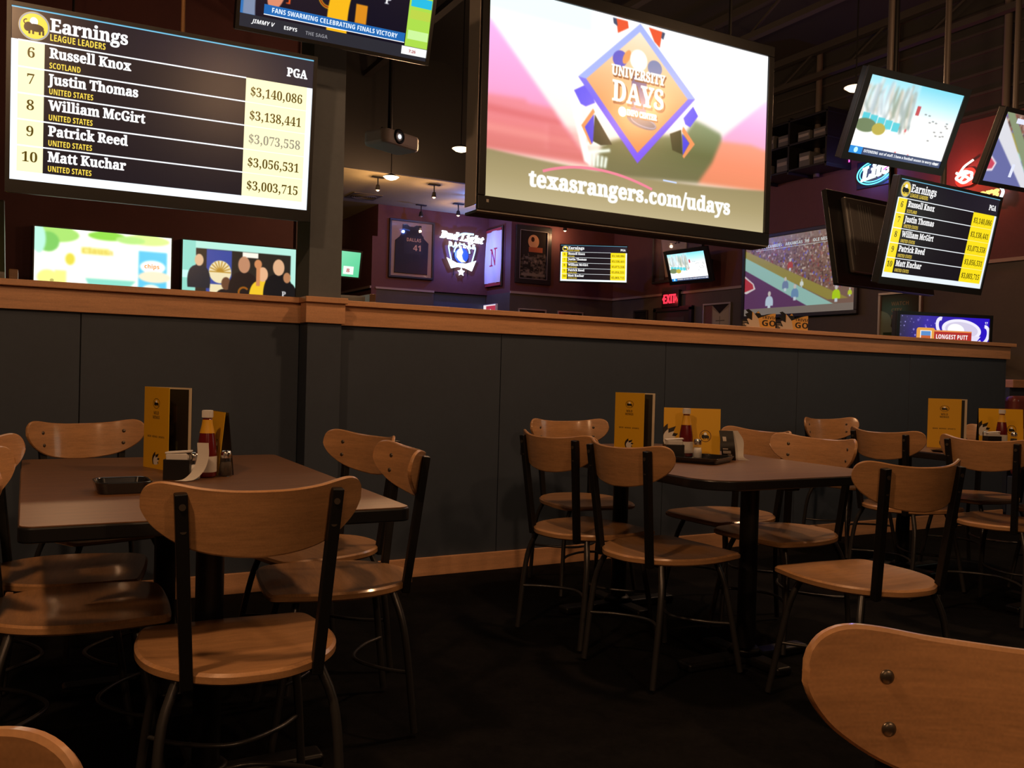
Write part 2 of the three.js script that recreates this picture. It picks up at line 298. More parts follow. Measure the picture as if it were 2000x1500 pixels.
// ---------------------------------------------------------------- tables
function table(x0, x1, z0, z1, r, label) {
  const w = x1 - x0, d = z1 - z0, t = thing('dining_table', label, 'table', [(x0 + x1) / 2, 0, (z0 + z1) / 2], 0);
  mesh('tabletop', extrude(roundedShape(w - 0.006, d - 0.006, r), 0.012, 0.001, 12).rotateX(-Math.PI / 2).translate(0, 0.738, 0), M.laminate, t);
  const e = extrude(roundedShape(w, d, r), 0.034, 0.004, 12).rotateX(-Math.PI / 2).translate(0, 0.7135, 0);
  mesh('edge_band', e, M.blackPlastic, t);
  for (const s of [-1, 1]) {
    const z = s * (d / 2 - 0.30);
    mesh('column', [cyl(0.036, 0.036, 0.68, 0, 0.37, z), rbox(0.5, 0.02, 0.06, 0.005, 0, 0.702, z), rbox(0.06, 0.02, 0.45, 0.005, 0, 0.702, z)], M.blackMetal, t);
    mesh('base', [rbox(0.62, 0.035, 0.075, 0.012, 0, 0.0185, z), rbox(0.075, 0.034, 0.42, 0.012, 0, 0.0185, z), lathe([[0, 0.06], [0.045, 0.06], [0.07, 0.035], [0, 0.035]]).translate(0, 0, z)], M.blackMetal, t);
  }
  return t;
}
table(-0.01, 0.873, -3.53, -2.10, 0.03, 'dark brown laminate table at left with a yellow folded menu and ketchup on it');
table(2.035, 2.93, -3.72, -2.27, 0.15, 'brown laminate table with rounded corners in the middle, black tray and yellow card on it');
table(4.06, 4.96, -3.72, -2.27, 0.15, 'brown laminate table at the right edge, mostly hidden behind chair backs');

// ---------------------------------------------------------------- prints
function bison(x, cx, cy, r, ring, fill) {         // round badge with a dark bison
  x.fillStyle = fill; x.beginPath(); x.arc(cx, cy, r, 0, 7); x.fill(); x.lineWidth = r * 0.1; x.strokeStyle = ring; x.beginPath(); x.arc(cx, cy, r * 0.93, 0, 7); x.stroke();
  x.fillStyle = '#fff'; x.beginPath(); x.ellipse(cx - r * 0.02, cy - r * 0.32, r * 0.26, r * 0.3, 0, 0, 7); x.fill();
  x.fillStyle = '#15120c'; x.beginPath(); x.ellipse(cx + r * 0.12, cy + r * 0.1, r * 0.5, r * 0.27, 0.05, 0, 7); x.fill();
  x.beginPath(); x.ellipse(cx - r * 0.38, cy + r * 0.08, r * 0.27, r * 0.33, 0.3, 0, 7); x.fill();
  for (const d of [-0.36, -0.12, 0.3, 0.52]) x.fillRect(cx + r * d, cy + r * 0.2, r * 0.12, r * 0.36);
  x.strokeStyle = '#15120c'; x.lineWidth = r * 0.07; x.beginPath(); x.arc(cx - r * 0.5, cy - r * 0.25, r * 0.16, 2, 5); x.stroke();
}
function wing(x, cx, cy, s) {                       // black and white flame-shaped wing
  const f = (k, c) => { x.fillStyle = c; x.beginPath(); x.moveTo(cx - s * 0.45 * k, cy + s * 0.6 * k); x.bezierCurveTo(cx - s * 0.75 * k, cy, cx - s * 0.5 * k, cy - s * 0.5 * k, cx - s * 0.1 * k, cy - s * 0.75 * k);
    x.lineTo(cx - s * 0.1 * k, cy - s * 0.4 * k); x.lineTo(cx + s * 0.45 * k, cy - s * 0.6 * k); x.lineTo(cx + s * 0.25 * k, cy - s * 0.15 * k); x.lineTo(cx + s * 0.6 * k, cy - s * 0.1 * k); x.lineTo(cx + s * 0.3 * k, cy + s * 0.25 * k); x.lineTo(cx + s * 0.45 * k, cy + s * 0.4 * k); x.lineTo(cx + s * 0.1 * k, cy + s * 0.6 * k); x.closePath(); x.fill(); };
  f(1, '#1c120c'); x.save(); x.translate(s * 0.02, s * 0.16); f(0.74, '#d9d2c8'); x.restore();
}
const YEL = '#dfab18';
const menuTex = canvasTex(256, 560, (x, w, h) => {
  x.fillStyle = YEL; x.fillRect(0, 0, w, h); bison(x, w * 0.5, h * 0.2, 36, '#3a2608', YEL);
  x.fillStyle = '#2a1a08'; x.font = 'bold 30px sans-serif'; x.textAlign = 'center'; ['WILD', 'WINGS'].forEach((t, i) => { x.save(); x.translate(w / 2, h * 0.335 + i * 30); x.scale(0.72, 1); x.fillText(t, 0, 0); x.restore(); });
  x.font = 'bold 17px sans-serif'; x.fillText('BEER  WINGS  SPORTS', w / 2, h * 0.62); wing(x, w * 0.52, h * 0.88, 66);
});
const menuBackTex = canvasTex(128, 280, (x, w, h) => { x.fillStyle = '#c9bca6'; x.fillRect(0, 0, w, h); x.fillStyle = '#14100c'; x.fillRect(0, 6, w - 8, h - 6); const R = seeded(5); for (let i = 0; i < 26; i++) { x.fillStyle = `rgba(${60 + R() * 60},${50 + R() * 40},${40 + R() * 20},.35)`; x.fillRect(8 + R() * 90, 20 + R() * 230, 3 + R() * 16, 8 + R() * 50); } });
const cardTex = canvasTex(420, 360, (x, w, h) => { x.fillStyle = YEL; x.fillRect(0, 0, w, h); wing(x, w * 0.1, h * 0.56, 110); bison(x, w * 0.74, h * 0.56, 44, '#4a1f0a', YEL); });
const leafletTex = canvasTex(160, 200, (x, w, h) => { x.fillStyle = '#1a1613'; x.fillRect(0, 0, w, h); x.fillStyle = '#b5aaa0'; x.fillRect(18, 118, 60, 8); x.fillRect(18, 134, 90, 20); x.fillRect(70, 160, 50, 30); x.fillRect(30, 40, 40, 30); });
function menu(px, pz, yaw, open, wide, label) {
  const t = thing('folded_menu', label, 'menu', [px, 0.75, pz], yaw, 'folded menus on the tables');
  const H = 0.27, W = 0.165;
  mesh('cover', [box(W, H, 0.002, W / 2, H / 2, 0)], M.yellowCard, t);
  mesh('cover_print', new THREE.PlaneGeometry(W, H).translate(W / 2, H / 2, 0.0014), printed(menuTex), t, true);
  const b = mesh('back_leaf', [box(W * wide, H, 0.002, W * wide / 2, H / 2, 0)], M.blackPlastic, t), p = mesh('back_print', new THREE.PlaneGeometry(W * wide, H).translate(W * wide / 2, H / 2, 0.0014), printed(menuBackTex), b, true);
  b.rotation.y = open; p.castShadow = false; return t;
}
menu(0.354, -3.212, -1.22, 0.40, 1.15, 'tall yellow folded menu with black back leaf standing on the left table');
menu(2.454, -3.445, -1.25, 0.38, 1.15, 'tall yellow folded menu on the centre table behind a chair back');
menu(4.372, -3.181, -0.95, 0.08, 1.17, 'tall yellow folded menu on the right table, rightmost of the three');

function bottle(x, y, z, label) {
  const t = thing('ketchup_bottle', label, 'bottle', [x, y, z], 0, 'ketchup bottles on the tables');
  mesh('body', lathe([[0, 0], [0.027, 0], [0.0315, 0.006], [0.0315, 0.075], [0.030, 0.10], [0.0235, 0.145], [0.0165, 0.175], [0.0145, 0.195], [0, 0.195]], 28), M.ketchup, t);
  mesh('label', lathe([[0.0318, 0.018], [0.0325, 0.020], [0.0325, 0.068], [0.0318, 0.070]], 28), M.paper, t, false).userData.label = 'cream paper body label';
  mesh('neck_label', lathe([[0.0240, 0.146], [0.0225, 0.152], [0.0178, 0.174], [0.0158, 0.190]], 28), M.yellow, t);
  const c = mesh('cap', [cyl(0.0172, 0.0172, 0.024, 0, 0.209, 0, 24), ...Array.from({ length: 24 }, (_, i) => box(0.0016, 0.021, 0.0016, 0.0172 * Math.cos(i * 0.2618), 0.208, 0.0172 * Math.sin(i * 0.2618)))], M.white, t);
  c.userData.label = 'white screw cap'; t.scale.setScalar(0.94); return t;
}
function shaker(x, y, z, fill, label, name) {
  const t = thing(name, label, 'shaker', [x, y, z], 0);
  mesh('jar', lathe([[0, 0], [0.019, 0], [0.021, 0.004], [0.020, 0.03], [0.016, 0.055], [0.0145, 0.062]], 16), M.glass, t);
  mesh('contents', lathe([[0, 0.003], [0.0185, 0.004], [0.0178, 0.03], [0.0150, 0.045], [0, 0.045]], 16), fill, t);
  mesh('top', lathe([[0.0158, 0.058], [0.0168, 0.060], [0.0168, 0.074], [0.013, 0.081], [0, 0.083]], 16), M.chrome, t); return t;
}
function sugarCaddy(x, y, z, yaw, label) {
  const t = thing('sugar_caddy', label, 'caddy', [x, y, z], yaw, 'sugar caddies on the tables');
  mesh('holder', [rbox(0.078, 0.006, 0.055, 0.002, 0, 0.003, 0), rbox(0.078, 0.062, 0.004, 0.002, 0, 0.031, 0.0265), rbox(0.078, 0.062, 0.004, 0.002, 0, 0.031, -0.0265), rbox(0.004, 0.062, 0.055, 0.002, 0.037, 0.031, 0), rbox(0.004, 0.062, 0.055, 0.002, -0.037, 0.031, 0)], M.blackPlastic, t);
  const R = seeded(31);
  for (let i = 0; i < 7; i++) { const g = rbox(0.062, 0.052, 0.003, 0.0014); g.rotateZ((R() - 0.5) * 0.12); g.rotateX((R() - 0.5) * 0.2); mesh('sugar_packet', g.translate((R() - 0.5) * 0.01, 0.05 + R() * 0.006, -0.02 + i * 0.0066), i % 3 === 1 ? M.paper : M.white, t); }
  const f = rbox(0.075, 0.006, 0.03, 0.002); f.rotateZ(0.08); mesh('sugar_packet', f.translate(0, 0.083, 0.004), M.white, t); return t;
}
function tray(x, y, z, w, d, h, yaw, label, name = 'serving_tray') {
  const t = thing(name, label, 'tray', [x, y, z], yaw), outer = roundedShape(w, d, 0.03), hole = roundedShape(w - 0.014, d - 0.014, 0.026); outer.holes.push(hole);
  const rim = extrude(outer, h, 0.0025, 8).rotateX(-Math.PI / 2), p = rim.attributes.position;
  for (let i = 0; i < p.count; i++) { const k = 0.88 + 0.12 * p.getY(i) / h; p.setX(i, p.getX(i) * k); p.setZ(i, p.getZ(i) * k); } rim.computeVertexNormals();
  const m = new THREE.MeshPhysicalMaterial({ color: lin(0.014, 0.014, 0.015), roughness: 0.16, clearcoat: 0.6, clearcoatRoughness: 0.1 });
  mesh('rim', rim, m, t); mesh('bottom', extrude(roundedShape((w - 0.008) * 0.89, (d - 0.008) * 0.89, 0.026), 0.006, 0.001, 8).rotateX(-Math.PI / 2), m, t); return t;
}
function ribbon(name, pts, width, mat, parent, side) {  // thin curling sheet
  const c = new THREE.CatmullRomCurve3(pts), P = c.getPoints(24), pos = [];
  for (let i = 0; i + 1 < P.length; i++) { const a = P[i], b = P[i + 1], e = side.clone().multiplyScalar(width / 2); const q = [a.clone().sub(e), a.clone().add(e), b.clone().add(e), b.clone().sub(e)]; for (const k of [0, 1, 2, 0, 2, 3]) pos.push(...q[k].toArray()); const n = V(0.0006, 0.0006, 0.0006); const r = q.map((v) => v.clone().add(n)); for (const k of [0, 2, 1, 0, 3, 2]) pos.push(...r[k].toArray()); }
  const g = new THREE.BufferGeometry(); g.setAttribute('position', new THREE.Float32BufferAttribute(pos, 3)); g.computeVertexNormals(); return mesh(name, g, mat, parent);
}
function promoCard(x, y, z, yaw, w, h, label) {
  const t = thing('promotion_card', label, 'card', [x, y, z], yaw, 'yellow promotion cards on the tables');
  const f = mesh('front', box(w, h, 0.0016, 0, h / 2, 0), M.yellowCard, t); mesh('front_print', new THREE.PlaneGeometry(w, h).translate(0, h / 2, 0.0012), printed(cardTex), f, true);
  const b = mesh('back_leaf', box(w, h, 0.0016, 0, h / 2, 0), M.blackPlastic, t); f.rotation.x = -0.1; b.rotation.x = 0.1; f.position.z = 0.024; b.position.z = -0.026; return t;
}
// left table
bottle(0.497, 0.75, -2.862, 'ketchup bottle with white cap on the left table, leftmost of the three');
shaker(0.452, 0.75, -2.815, M.white, 'glass salt shaker with chrome top before the leftmost ketchup bottle', 'salt_shaker');
shaker(0.556, 0.75, -2.865, std({ color: lin(0.05, 0.035, 0.025), roughness: 0.9 }), 'glass pepper shaker with chrome top right of the leftmost ketchup bottle', 'pepper_shaker');
sugarCaddy(0.412, 0.75, -2.83, -0.45, 'black sugar caddy heaped with white packets beside the menu on the left table');
tray(0.235, 0.75, -2.605, 0.145, 0.135, 0.032, 0.02, 'square black dish near the front of the left table', 'black_dish');
promoCard(0.548, 0.75, -2.965, -1.42, 0.155, 0.20, 'yellow card turned nearly edge-on behind the leftmost ketchup bottle');
{ const t = thing('receipt_paper', 'curled white receipt strip hanging before the leftmost ketchup bottle', 'paper', [0.452, 0.75, -2.788]);
  ribbon('strip', [V(0.02, 0.112, 0), V(0.02, 0.07, 0.006), V(0.006, 0.03, 0.012), V(-0.02, 0.006, 0.018), V(-0.045, 0.0012, 0.02)], 0.034, M.paper, t, V(0.88, 0, 0.47)); }
// centre table
tray(2.475, 0.75, -2.85, 0.245, 0.215, 0.024, 0.5, 'low glossy black tray on the centre table under the ketchup and shakers');
bottle(2.506, 0.757, -2.989, 'ketchup bottle with white cap on the black tray of the centre table');
shaker(2.511, 0.757, -2.918, M.white, 'glass salt shaker with chrome top on the centre tray', 'salt_shaker');
shaker(2.462, 0.757, -2.985, std({ color: lin(0.05, 0.035, 0.025), roughness: 0.9 }), 'pepper shaker with chrome top left of the ketchup on the centre tray', 'pepper_shaker');
sugarCaddy(2.379, 0.757, -2.914, -0.45, 'black sugar caddy with white packets on the centre tray');
promoCard(2.575, 0.75, -3.035, -0.62, 0.245, 0.215, 'wide yellow card with wing and badge standing behind the centre ketchup bottle');
{ const t = thing('leaflet', 'small black leaflet bent beside the yellow card on the centre table', 'leaflet', [2.632, 0.75, -2.878], -0.65);
  const g = new THREE.PlaneGeometry(0.058, 0.125, 1, 10).translate(0, 0.0625, 0), p = g.attributes.position; for (let i = 0; i < p.count; i++) { const y = p.getY(i); p.setZ(i, 0.018 * Math.sin(y * 30)); p.setX(i, p.getX(i) + 0.12 * (0.125 - y) ** 1); } g.computeVertexNormals();
  mesh('sheet', g, std({ map: leafletTex, roughness: 0.4, side: THREE.DoubleSide }), t, true); }
{ const t = thing('receipt_paper', 'curled white paper standing right of the black leaflet on the centre table', 'paper', [2.666, 0.75, -2.858]);
  ribbon('strip', [V(0.0, 0.125, -0.02), V(0.02, 0.085, -0.005), V(0.018, 0.04, 0.0), V(0.016, 0.014, 0.006), V(0.035, 0.0012, 0.02)], 0.045, M.paper, t, V(0.8, 0, 0.6)); }
// right table
bottle(4.845, 0.757, -3.055, 'ketchup bottle with white cap at the right picture edge');
shaker(4.77, 0.757, -3.10, M.white, 'chrome topped shaker left of the rightmost ketchup bottle', 'salt_shaker');
shaker(4.905, 0.757, -3.02, std({ color: lin(0.05, 0.035, 0.025), roughness: 0.9 }), 'chrome topped shaker right of the rightmost ketchup bottle', 'pepper_shaker');
sugarCaddy(4.72, 0.757, -3.03, -0.45, 'sugar caddy with white packets just above the rightmost chair back');
promoCard(5.01, 0.75, -3.17, -0.62, 0.245, 0.215, 'yellow card with wing standing behind the rightmost ketchup bottle');
tray(4.80, 0.75, -3.03, 0.245, 0.215, 0.024, 0.5, 'black tray under the condiments on the right table');
tray(4.22, 0.75, -2.87, 0.24, 0.24, 0.012, 0.2, 'flat black tray lying near the left side of the right table', 'black_mat');

// ---------------------------------------------------------------- screens
const glowMat = (tex, k) => std({ color: 0x020202, emissive: 0xffffff, emissiveMap: tex, emissiveIntensity: k, roughness: 0.25 });
function panelSet(root, q, { w, h, tex, k, bezel = 0.025, depth = 0.055, chin = 0, frame = M.blackPlastic, area, back }) {
  const put = (m) => { m.quaternion.copy(q); return m; };
  put(mesh('casing', [rbox(w + bezel * 2, h + bezel * 2 + chin, depth, 0.008, 0, -chin / 2, -depth / 2 - 0.006), rbox(w * 0.7, h * 0.55, 0.05, 0.02, 0, -0.04, -depth - 0.02)], frame, root));
  put(mesh('bezel', [box(w + bezel * 2, bezel, 0.012, 0, h / 2 + bezel / 2, 0), box(w + bezel * 2, bezel + chin, 0.012, 0, -h / 2 - bezel / 2 - chin / 2, 0), box(bezel, h, 0.012, -w / 2 - bezel / 2, 0, 0), box(bezel, h, 0.012, w / 2 + bezel / 2, 0, 0)], frame, root));
  put(mesh('screen', new THREE.PlaneGeometry(w, h).translate(0, 0, -0.003), glowMat(tex, k), root, true));
  if (area) {
    const n = V(0, 0, 1).applyQuaternion(q), l = new THREE.RectAreaLight(area[0], area[1] * SCREEN_AREA, w, h);
    l.name = 'screen_light'; l.position.copy(root.position).addScaledVector(n, 0.02); l.lookAt(l.position.clone().add(n)); scene.add(l);
  }
}
function tv(name, label, o) {
  const t = thing(name, label, 'tv', o.at, 0, o.group), q = new THREE.Quaternion().setFromEuler(new THREE.Euler(o.tilt * Math.PI / 180, o.yaw * Math.PI / 180, 0, 'YXZ'));
  panelSet(t, q, o);
  const back = V(0, 0, -0.1).applyQuaternion(q), px = o.poleX || 0, pr = o.poleR || 0.022;
  if (o.mount === 'ceiling') {
    mesh('pole', [rod(V(back.x + px, back.y, back.z - 0.07), V(back.x + px, CEIL - o.at[1], back.z - 0.07), pr), rod(V(back.x + px, back.y, back.z - 0.08), V(back.x * 0.5 + px, back.y * 0.5, back.z * 0.5), pr), cyl(0.07, 0.07, 0.02, back.x + px, CEIL - o.at[1] - 0.01, back.z - 0.07)], o.poleMat || M.pole, t);
  } else if (o.mount) { const e = V(...o.mount).sub(V(...o.at)); mesh('wall_arm', [rod(back.clone().multiplyScalar(0.5), e, 0.025), box(0.12, 0.2, 0.12, e.x, e.y, e.z)], M.blackMetal, t); }
  return t;
}
const NAMES = [['6', 'Russell Knox', 'SCOTLAND', '$3,140,086'], ['7', 'Justin Thomas', 'UNITED STATES', '$3,138,441'], ['8', 'William McGirt', 'UNITED STATES', '$3,073,558'], ['9', 'Patrick Reed', 'UNITED STATES', '$3,056,531'], ['10', 'Matt Kuchar', 'UNITED STATES', '$3,003,715']];
const earnings = (gold, ink, grey) => canvasTex(1200, 675, (x, w, h) => {
  const T = (s, px, py, size, color, fam = 'serif', sx = 1, al = 'left') => { x.save(); x.translate(px * w, py * h); x.scale(sx, 1); x.font = `bold ${size}px ${fam}`; x.fillStyle = color; x.textAlign = al; x.textBaseline = 'middle'; x.fillText(s, 0, 0); if (color === '#ffffff') { x.strokeStyle = color; x.lineWidth = 2.5; x.strokeText(s, 0, 0); } x.restore(); };
  x.fillStyle = '#eef8ff'; x.fillRect(0, 0, w, h);
  const gr = x.createLinearGradient(0, 0, w, 0); gr.addColorStop(0, '#16121a'); gr.addColorStop(0.55, '#1b1622'); gr.addColorStop(1, '#26222c'); x.fillStyle = gr; x.fillRect(0, 0, w, h * 0.185);
  x.fillStyle = '#6fb8d8'; x.fillRect(0, 0, w, 5);
  x.fillStyle = gold; x.fillRect(w * 0.02, h * 0.185, w * 0.08, h * 0.762); x.fillRect(w * 0.755, h * 0.185, w * 0.225, h * 0.762);
  x.fillStyle = '#18131a'; x.fillRect(w * 0.098, h * 0.189, w * 0.657, h * 0.758);
  for (let i = 0; i < 5; i++) {
    const y = 0.187 + i * 0.152, yc = y + 0.076;
    x.fillStyle = '#f4faff'; x.fillRect(w * 0.02, h * y - 3, w * 0.735, 6);
    if (i > 0) { x.fillStyle = 'rgba(255,255,255,.55)'; x.fillRect(w * 0.755, h * y - 2, w * 0.225, 4); }
    const [n, who, from, sum] = NAMES[i];
    T(n, 0.058, yc - 0.012, 56, ink, 'serif', 0.95, 'center'); T(who, 0.112, yc - 0.026, 54, '#ffffff', 'serif', 0.86); T(from, 0.112, yc + 0.043, 33, '#f2d24a', 'sans-serif', 0.68);
    T(sum, 0.868, yc + 0.006, 56, i === 2 && grey ? grey : ink, 'serif', 0.82, 'center');
  }
  bison(x, w * 0.066, h * 0.098, h * 0.082, '#8a93a8', '#f0cf45');
  T('Earnings', 0.112, 0.077, 70, '#ffffff', 'serif', 0.92); T('LEAGUE LEADERS', 0.112, 0.147, 36, '#f2d24a', 'sans-serif', 0.7); T('PGA', 0.978, 0.105, 50, '#ffffff', 'serif', 0.85, 'right');
});
const texEarnBright = earnings('#fff6c0', '#4a3a08', '#8d8878'), texEarn = earnings('#ffe41c', '#2a2008', null);
function crowd(x, R, x0, y0, x1, y1, n, cols) { for (let i = 0; i < n; i++) { x.fillStyle = cols[Math.floor(R() * cols.length)]; x.fillRect(x0 + R() * (x1 - x0), y0 + R() * (y1 - y0), 4 + R() * 12, 5 + R() * 16); } }
function fig(x, cx, cy, s, shirt, skin, head = true, num) { // standing figure in a picture
  x.fillStyle = shirt; x.beginPath(); x.moveTo(cx - s * 0.5, cy + s); x.quadraticCurveTo(cx - s * 0.6, cy + s * 0.1, cx - s * 0.15, cy); x.lineTo(cx + s * 0.15, cy); x.quadraticCurveTo(cx + s * 0.6, cy + s * 0.1, cx + s * 0.5, cy + s); x.fill();
  if (head) { x.fillStyle = skin; x.beginPath(); x.ellipse(cx, cy - s * 0.24, s * 0.2, s * 0.27, 0, 0, 7); x.fill(); }
  if (num) { x.fillStyle = '#e8501c'; x.font = `bold ${s * 0.42}px serif`; x.textAlign = 'center'; x.fillText(num, cx, cy + s * 0.62); }
}
function curlyC(x, cx, cy, s) { x.strokeStyle = '#e8b018'; x.lineWidth = s * 0.16; x.beginPath(); x.arc(cx, cy, s * 0.5, 0.7, 5.6); x.stroke(); x.strokeStyle = '#7a1414'; x.lineWidth = s * 0.07; x.beginPath(); x.arc(cx, cy, s * 0.5, 0.7, 5.6); x.stroke(); }
const texSports = canvasTex(960, 540, (x, w, h) => {       // news picture seen over the left screen
  x.fillStyle = '#2f6fb4'; x.fillRect(0, 0, w, h); x.fillStyle = '#7d8ba8'; x.fillRect(14, 0, 96, h - 60); x.fillStyle = '#17101c'; x.fillRect(118, 0, 710, h - 120); x.fillStyle = '#4a2bb8'; x.fillRect(118, 0, 90, h - 120);
  fig(x, 240, 180, 330, '#1a1220', '#b06a50', true); x.fillStyle = '#f0b020'; x.font = 'bold 58px serif'; x.textAlign = 'center'; x.fillText('THOMPSON', 262, 316); x.fillStyle = '#f05a20'; x.font = 'bold 92px serif'; x.fillText('13', 256, 398);
  x.fillStyle = '#d98a6a'; x.beginPath(); x.ellipse(166, 370, 38, 70, 0.3, 0, 7); x.fill();
  fig(x, 420, 140, 360, '#1b1420', '#7a4a38', true); curlyC(x, 420, 330, 90); fig(x, 590, 190, 330, '#f2b51a', '#d09870', true); fig(x, 720, 150, 380, '#0f0d1e', '#c08a70', true); x.fillStyle = '#fff'; x.font = 'bold 60px serif'; x.fillText('P', 722, 300);
  x.fillStyle = '#d8891c'; x.fillRect(560, 330, 60, 90); soft(x, w, h, 2);
  x.fillStyle = '#1d64ae'; x.fillRect(112, h - 120, 720, 44); x.fillStyle = '#eaf4ff'; x.font = 'bold 30px sans-serif'; x.save(); x.translate(470, h - 88); x.scale(0.92, 1); x.fillText('FANS SWARMING CELEBRATING FINALS VICTORY', 0, 0); x.restore(); x.fillStyle = '#fff'; x.fillRect(112, h - 76, 720, 4);
  x.fillStyle = '#a8d84a'; x.fillRect(836, 0, 124, h - 60); for (const [y, c] of [[60, '#25b4d8'], [150, '#7fb8c8'], [240, '#20b8e0'], [300, '#b8d048'], [400, '#c8f09a']]) { x.fillStyle = c; x.fillRect(846, y, 112, 44); }
  x.fillStyle = '#2a2a32'; x.fillRect(0, h - 60, w, 60); x.fillStyle = '#fff'; x.font = 'italic bold 26px sans-serif'; x.textAlign = 'left'; x.fillText('JIMMY V', 60, h - 24); x.font = 'bold 24px sans-serif'; x.fillText('ESPYS', 212, h - 22); x.fillStyle = '#8a8a90'; x.fillText('THE SAGA', 320, h - 18); x.fillStyle = '#f4f4f4'; x.fillRect(822, h - 58, 138, 40); x.fillStyle = '#a03030'; x.font = 'bold 20px sans-serif'; x.fillText('7:26', 862, h - 30);
});
const texDays = canvasTex(1280, 720, (x, w, h) => {        // large screen: university days
  const poly = (c, ...p) => { x.fillStyle = c; x.beginPath(); p.forEach(([a, b], i) => (i ? x.lineTo(a, b) : x.moveTo(a, b))); x.closePath(); x.fill(); };
  const grad = (y0, y1, ...c) => { const g = x.createLinearGradient(0, y0, 0, y1); c.forEach((v, i) => g.addColorStop(i / (c.length - 1), v)); return g; };
  x.fillStyle = grad(0, 560, '#ffffff', '#fffdfd', '#fff4ee', '#f0dcc8'); x.fillRect(0, 0, w, h); x.fillStyle = '#ecfdff'; x.fillRect(0, 0, 420, 80);
  poly(grad(110, 560, '#f9b8f2', '#f9a6d4', '#f58a90'), [0, 112], [440, 560], [0, 560]);
  poly(grad(180, 420, '#fdd8f6', '#fbb8e4', '#f9a8c0'), [1280, 180], [1040, 370], [1120, 420], [1280, 420]);
  poly(grad(370, 560, '#ef8e9a', '#e98484', '#d87a72'), [0, 372], [150, 366], [160, 378], [262, 380], [300, 430], [420, 552], [0, 556]);
  poly('rgba(214,100,100,.55)', [0, 404], [290, 416], [306, 436], [0, 430]); poly('rgba(246,160,150,.5)', [0, 470], [330, 478], [350, 500], [0, 496]);
  for (let i = 0; i < 14; i++) { x.fillStyle = 'rgba(205,95,95,.45)'; x.fillRect(250 + i * 12, 440 + i, 7, 90); } for (let k = 0; k < 5; k++) { x.fillStyle = 'rgba(240,150,150,.6)'; x.fillRect(230, 436 + k * 20, 150, 6); }
  poly(grad(370, 560, '#f4a184', '#f5926e', '#e88c66'), [1040, 380], [1200, 372], [1280, 384], [1280, 552], [930, 560], [930, 470]);
  poly(grad(300, 600, '#9aa880', '#6d6f45', '#7a7350'), [905, 318], [960, 330], [1040, 352], [1046, 372], [1000, 470], [930, 560], [500, 590], [440, 560], [480, 470], [560, 440], [860, 380]);
  soft(x, w, h, 7);
  poly('#fffdf6', [330, 330], [372, 330], [430, 560], [400, 548]); x.strokeStyle = '#f6fff2'; x.lineWidth = 11; for (let i = 0; i < 5; i++) { x.beginPath(); x.moveTo(346 + i * 15, 396 + i * 30); x.lineTo(440 + i * 18, 404 + i * 22); x.stroke(); } for (let i = 0; i < 5; i++) { x.beginPath(); x.moveTo(424 + i * 18, 512 + i * 2); x.lineTo(426 + i * 16, 560); x.stroke(); }
  x.fillStyle = grad(556, 720, '#9a8c64', '#a99a70', '#bdae86'); x.beginPath(); x.moveTo(0, 557); x.quadraticCurveTo(640, 600, 1280, 548); x.lineTo(1280, 720); x.lineTo(0, 720); x.fill();
  soft(x, w, h, 3);
  poly('#ea5a36', [522, 6], [575, 6], [580, 30], [532, 58]); poly('#ea5a36', [672, 8], [736, 12], [726, 74], [700, 56]); poly('#4a5068', [508, 6], [524, 6], [530, 34], [512, 26]); poly('#4a5068', [736, 12], [750, 14], [742, 40], [732, 36]);
  poly('#6d60ee', [348, 300], [404, 268], [440, 330], [400, 350], [378, 344]); poly('#6a60ee', [922, 301], [896, 268], [850, 320], [860, 342], [884, 350]); poly('#f0955c', [383, 420], [432, 352], [440, 364], [398, 424], [431, 481], [424, 484]); poly('#4f46de', [398, 424], [436, 372], [440, 460], [431, 481]); poly('#3a3a24', [440, 372], [520, 470], [470, 480], [436, 470]);
  poly('#f0955c', [850, 352], [910, 412], [858, 474], [850, 466], [884, 412], [844, 372]); poly('#4f46de', [846, 380], [882, 412], [852, 462]); poly('#454428', [786, 390], [840, 366], [850, 460], [800, 450]);
  poly('#a9b6f4', [633, 2], [905, 238], [868, 246], [632, 34], [399, 252], [364, 248]); poly(grad(240, 522, '#8a80ee', '#5c48ea', '#7a52f0'), [364, 248], [399, 250], [636, 484], [868, 244], [905, 238], [637, 523]);
  poly(grad(34, 484, '#fdebcf', '#f9c896', '#f0985e', '#ee8a50'), [632, 34], [868, 245], [636, 484], [399, 250]);
  x.fillStyle = '#6a62c8'; x.beginPath(); x.ellipse(545, 150, 34, 30, -0.5, 0, 7); x.fill(); x.fillStyle = '#f5a060'; x.beginPath(); x.ellipse(575, 138, 14, 30, 0.5, 0, 7); x.fill(); x.fillStyle = '#7f88b0'; x.beginPath(); x.ellipse(706, 156, 34, 30, 0, 0, 7); x.fill(); x.fillStyle = '#6a5a8a'; x.fillRect(600, 200, 70, 130); x.fillStyle = '#56566a'; x.beginPath(); x.ellipse(652, 366, 70, 24, 0.15, 0, 7); x.fill(); x.strokeStyle = '#a8b0d8'; x.lineWidth = 3; x.beginPath(); x.ellipse(660, 366, 58, 16, 0.15, 0, 7); x.stroke(); x.fillStyle = '#fffaf2'; x.beginPath(); x.arc(630, 140, 40, 0, 7); x.fill();
  soft(x, w, h, 1.5);
  const T = (s, px, py, size, sx, sh) => { x.save(); x.translate(px, py); x.scale(sx, 1); x.font = `bold ${size}px serif`; x.textAlign = 'center'; x.lineJoin = 'round'; x.fillStyle = x.strokeStyle = 'rgba(120,64,30,.75)'; x.lineWidth = 8; x.strokeText(s, sh, sh); x.fillStyle = x.strokeStyle = '#fffdf4'; x.lineWidth = 4; x.strokeText(s, 0, 0); x.fillText(s, 0, 0); x.restore(); };
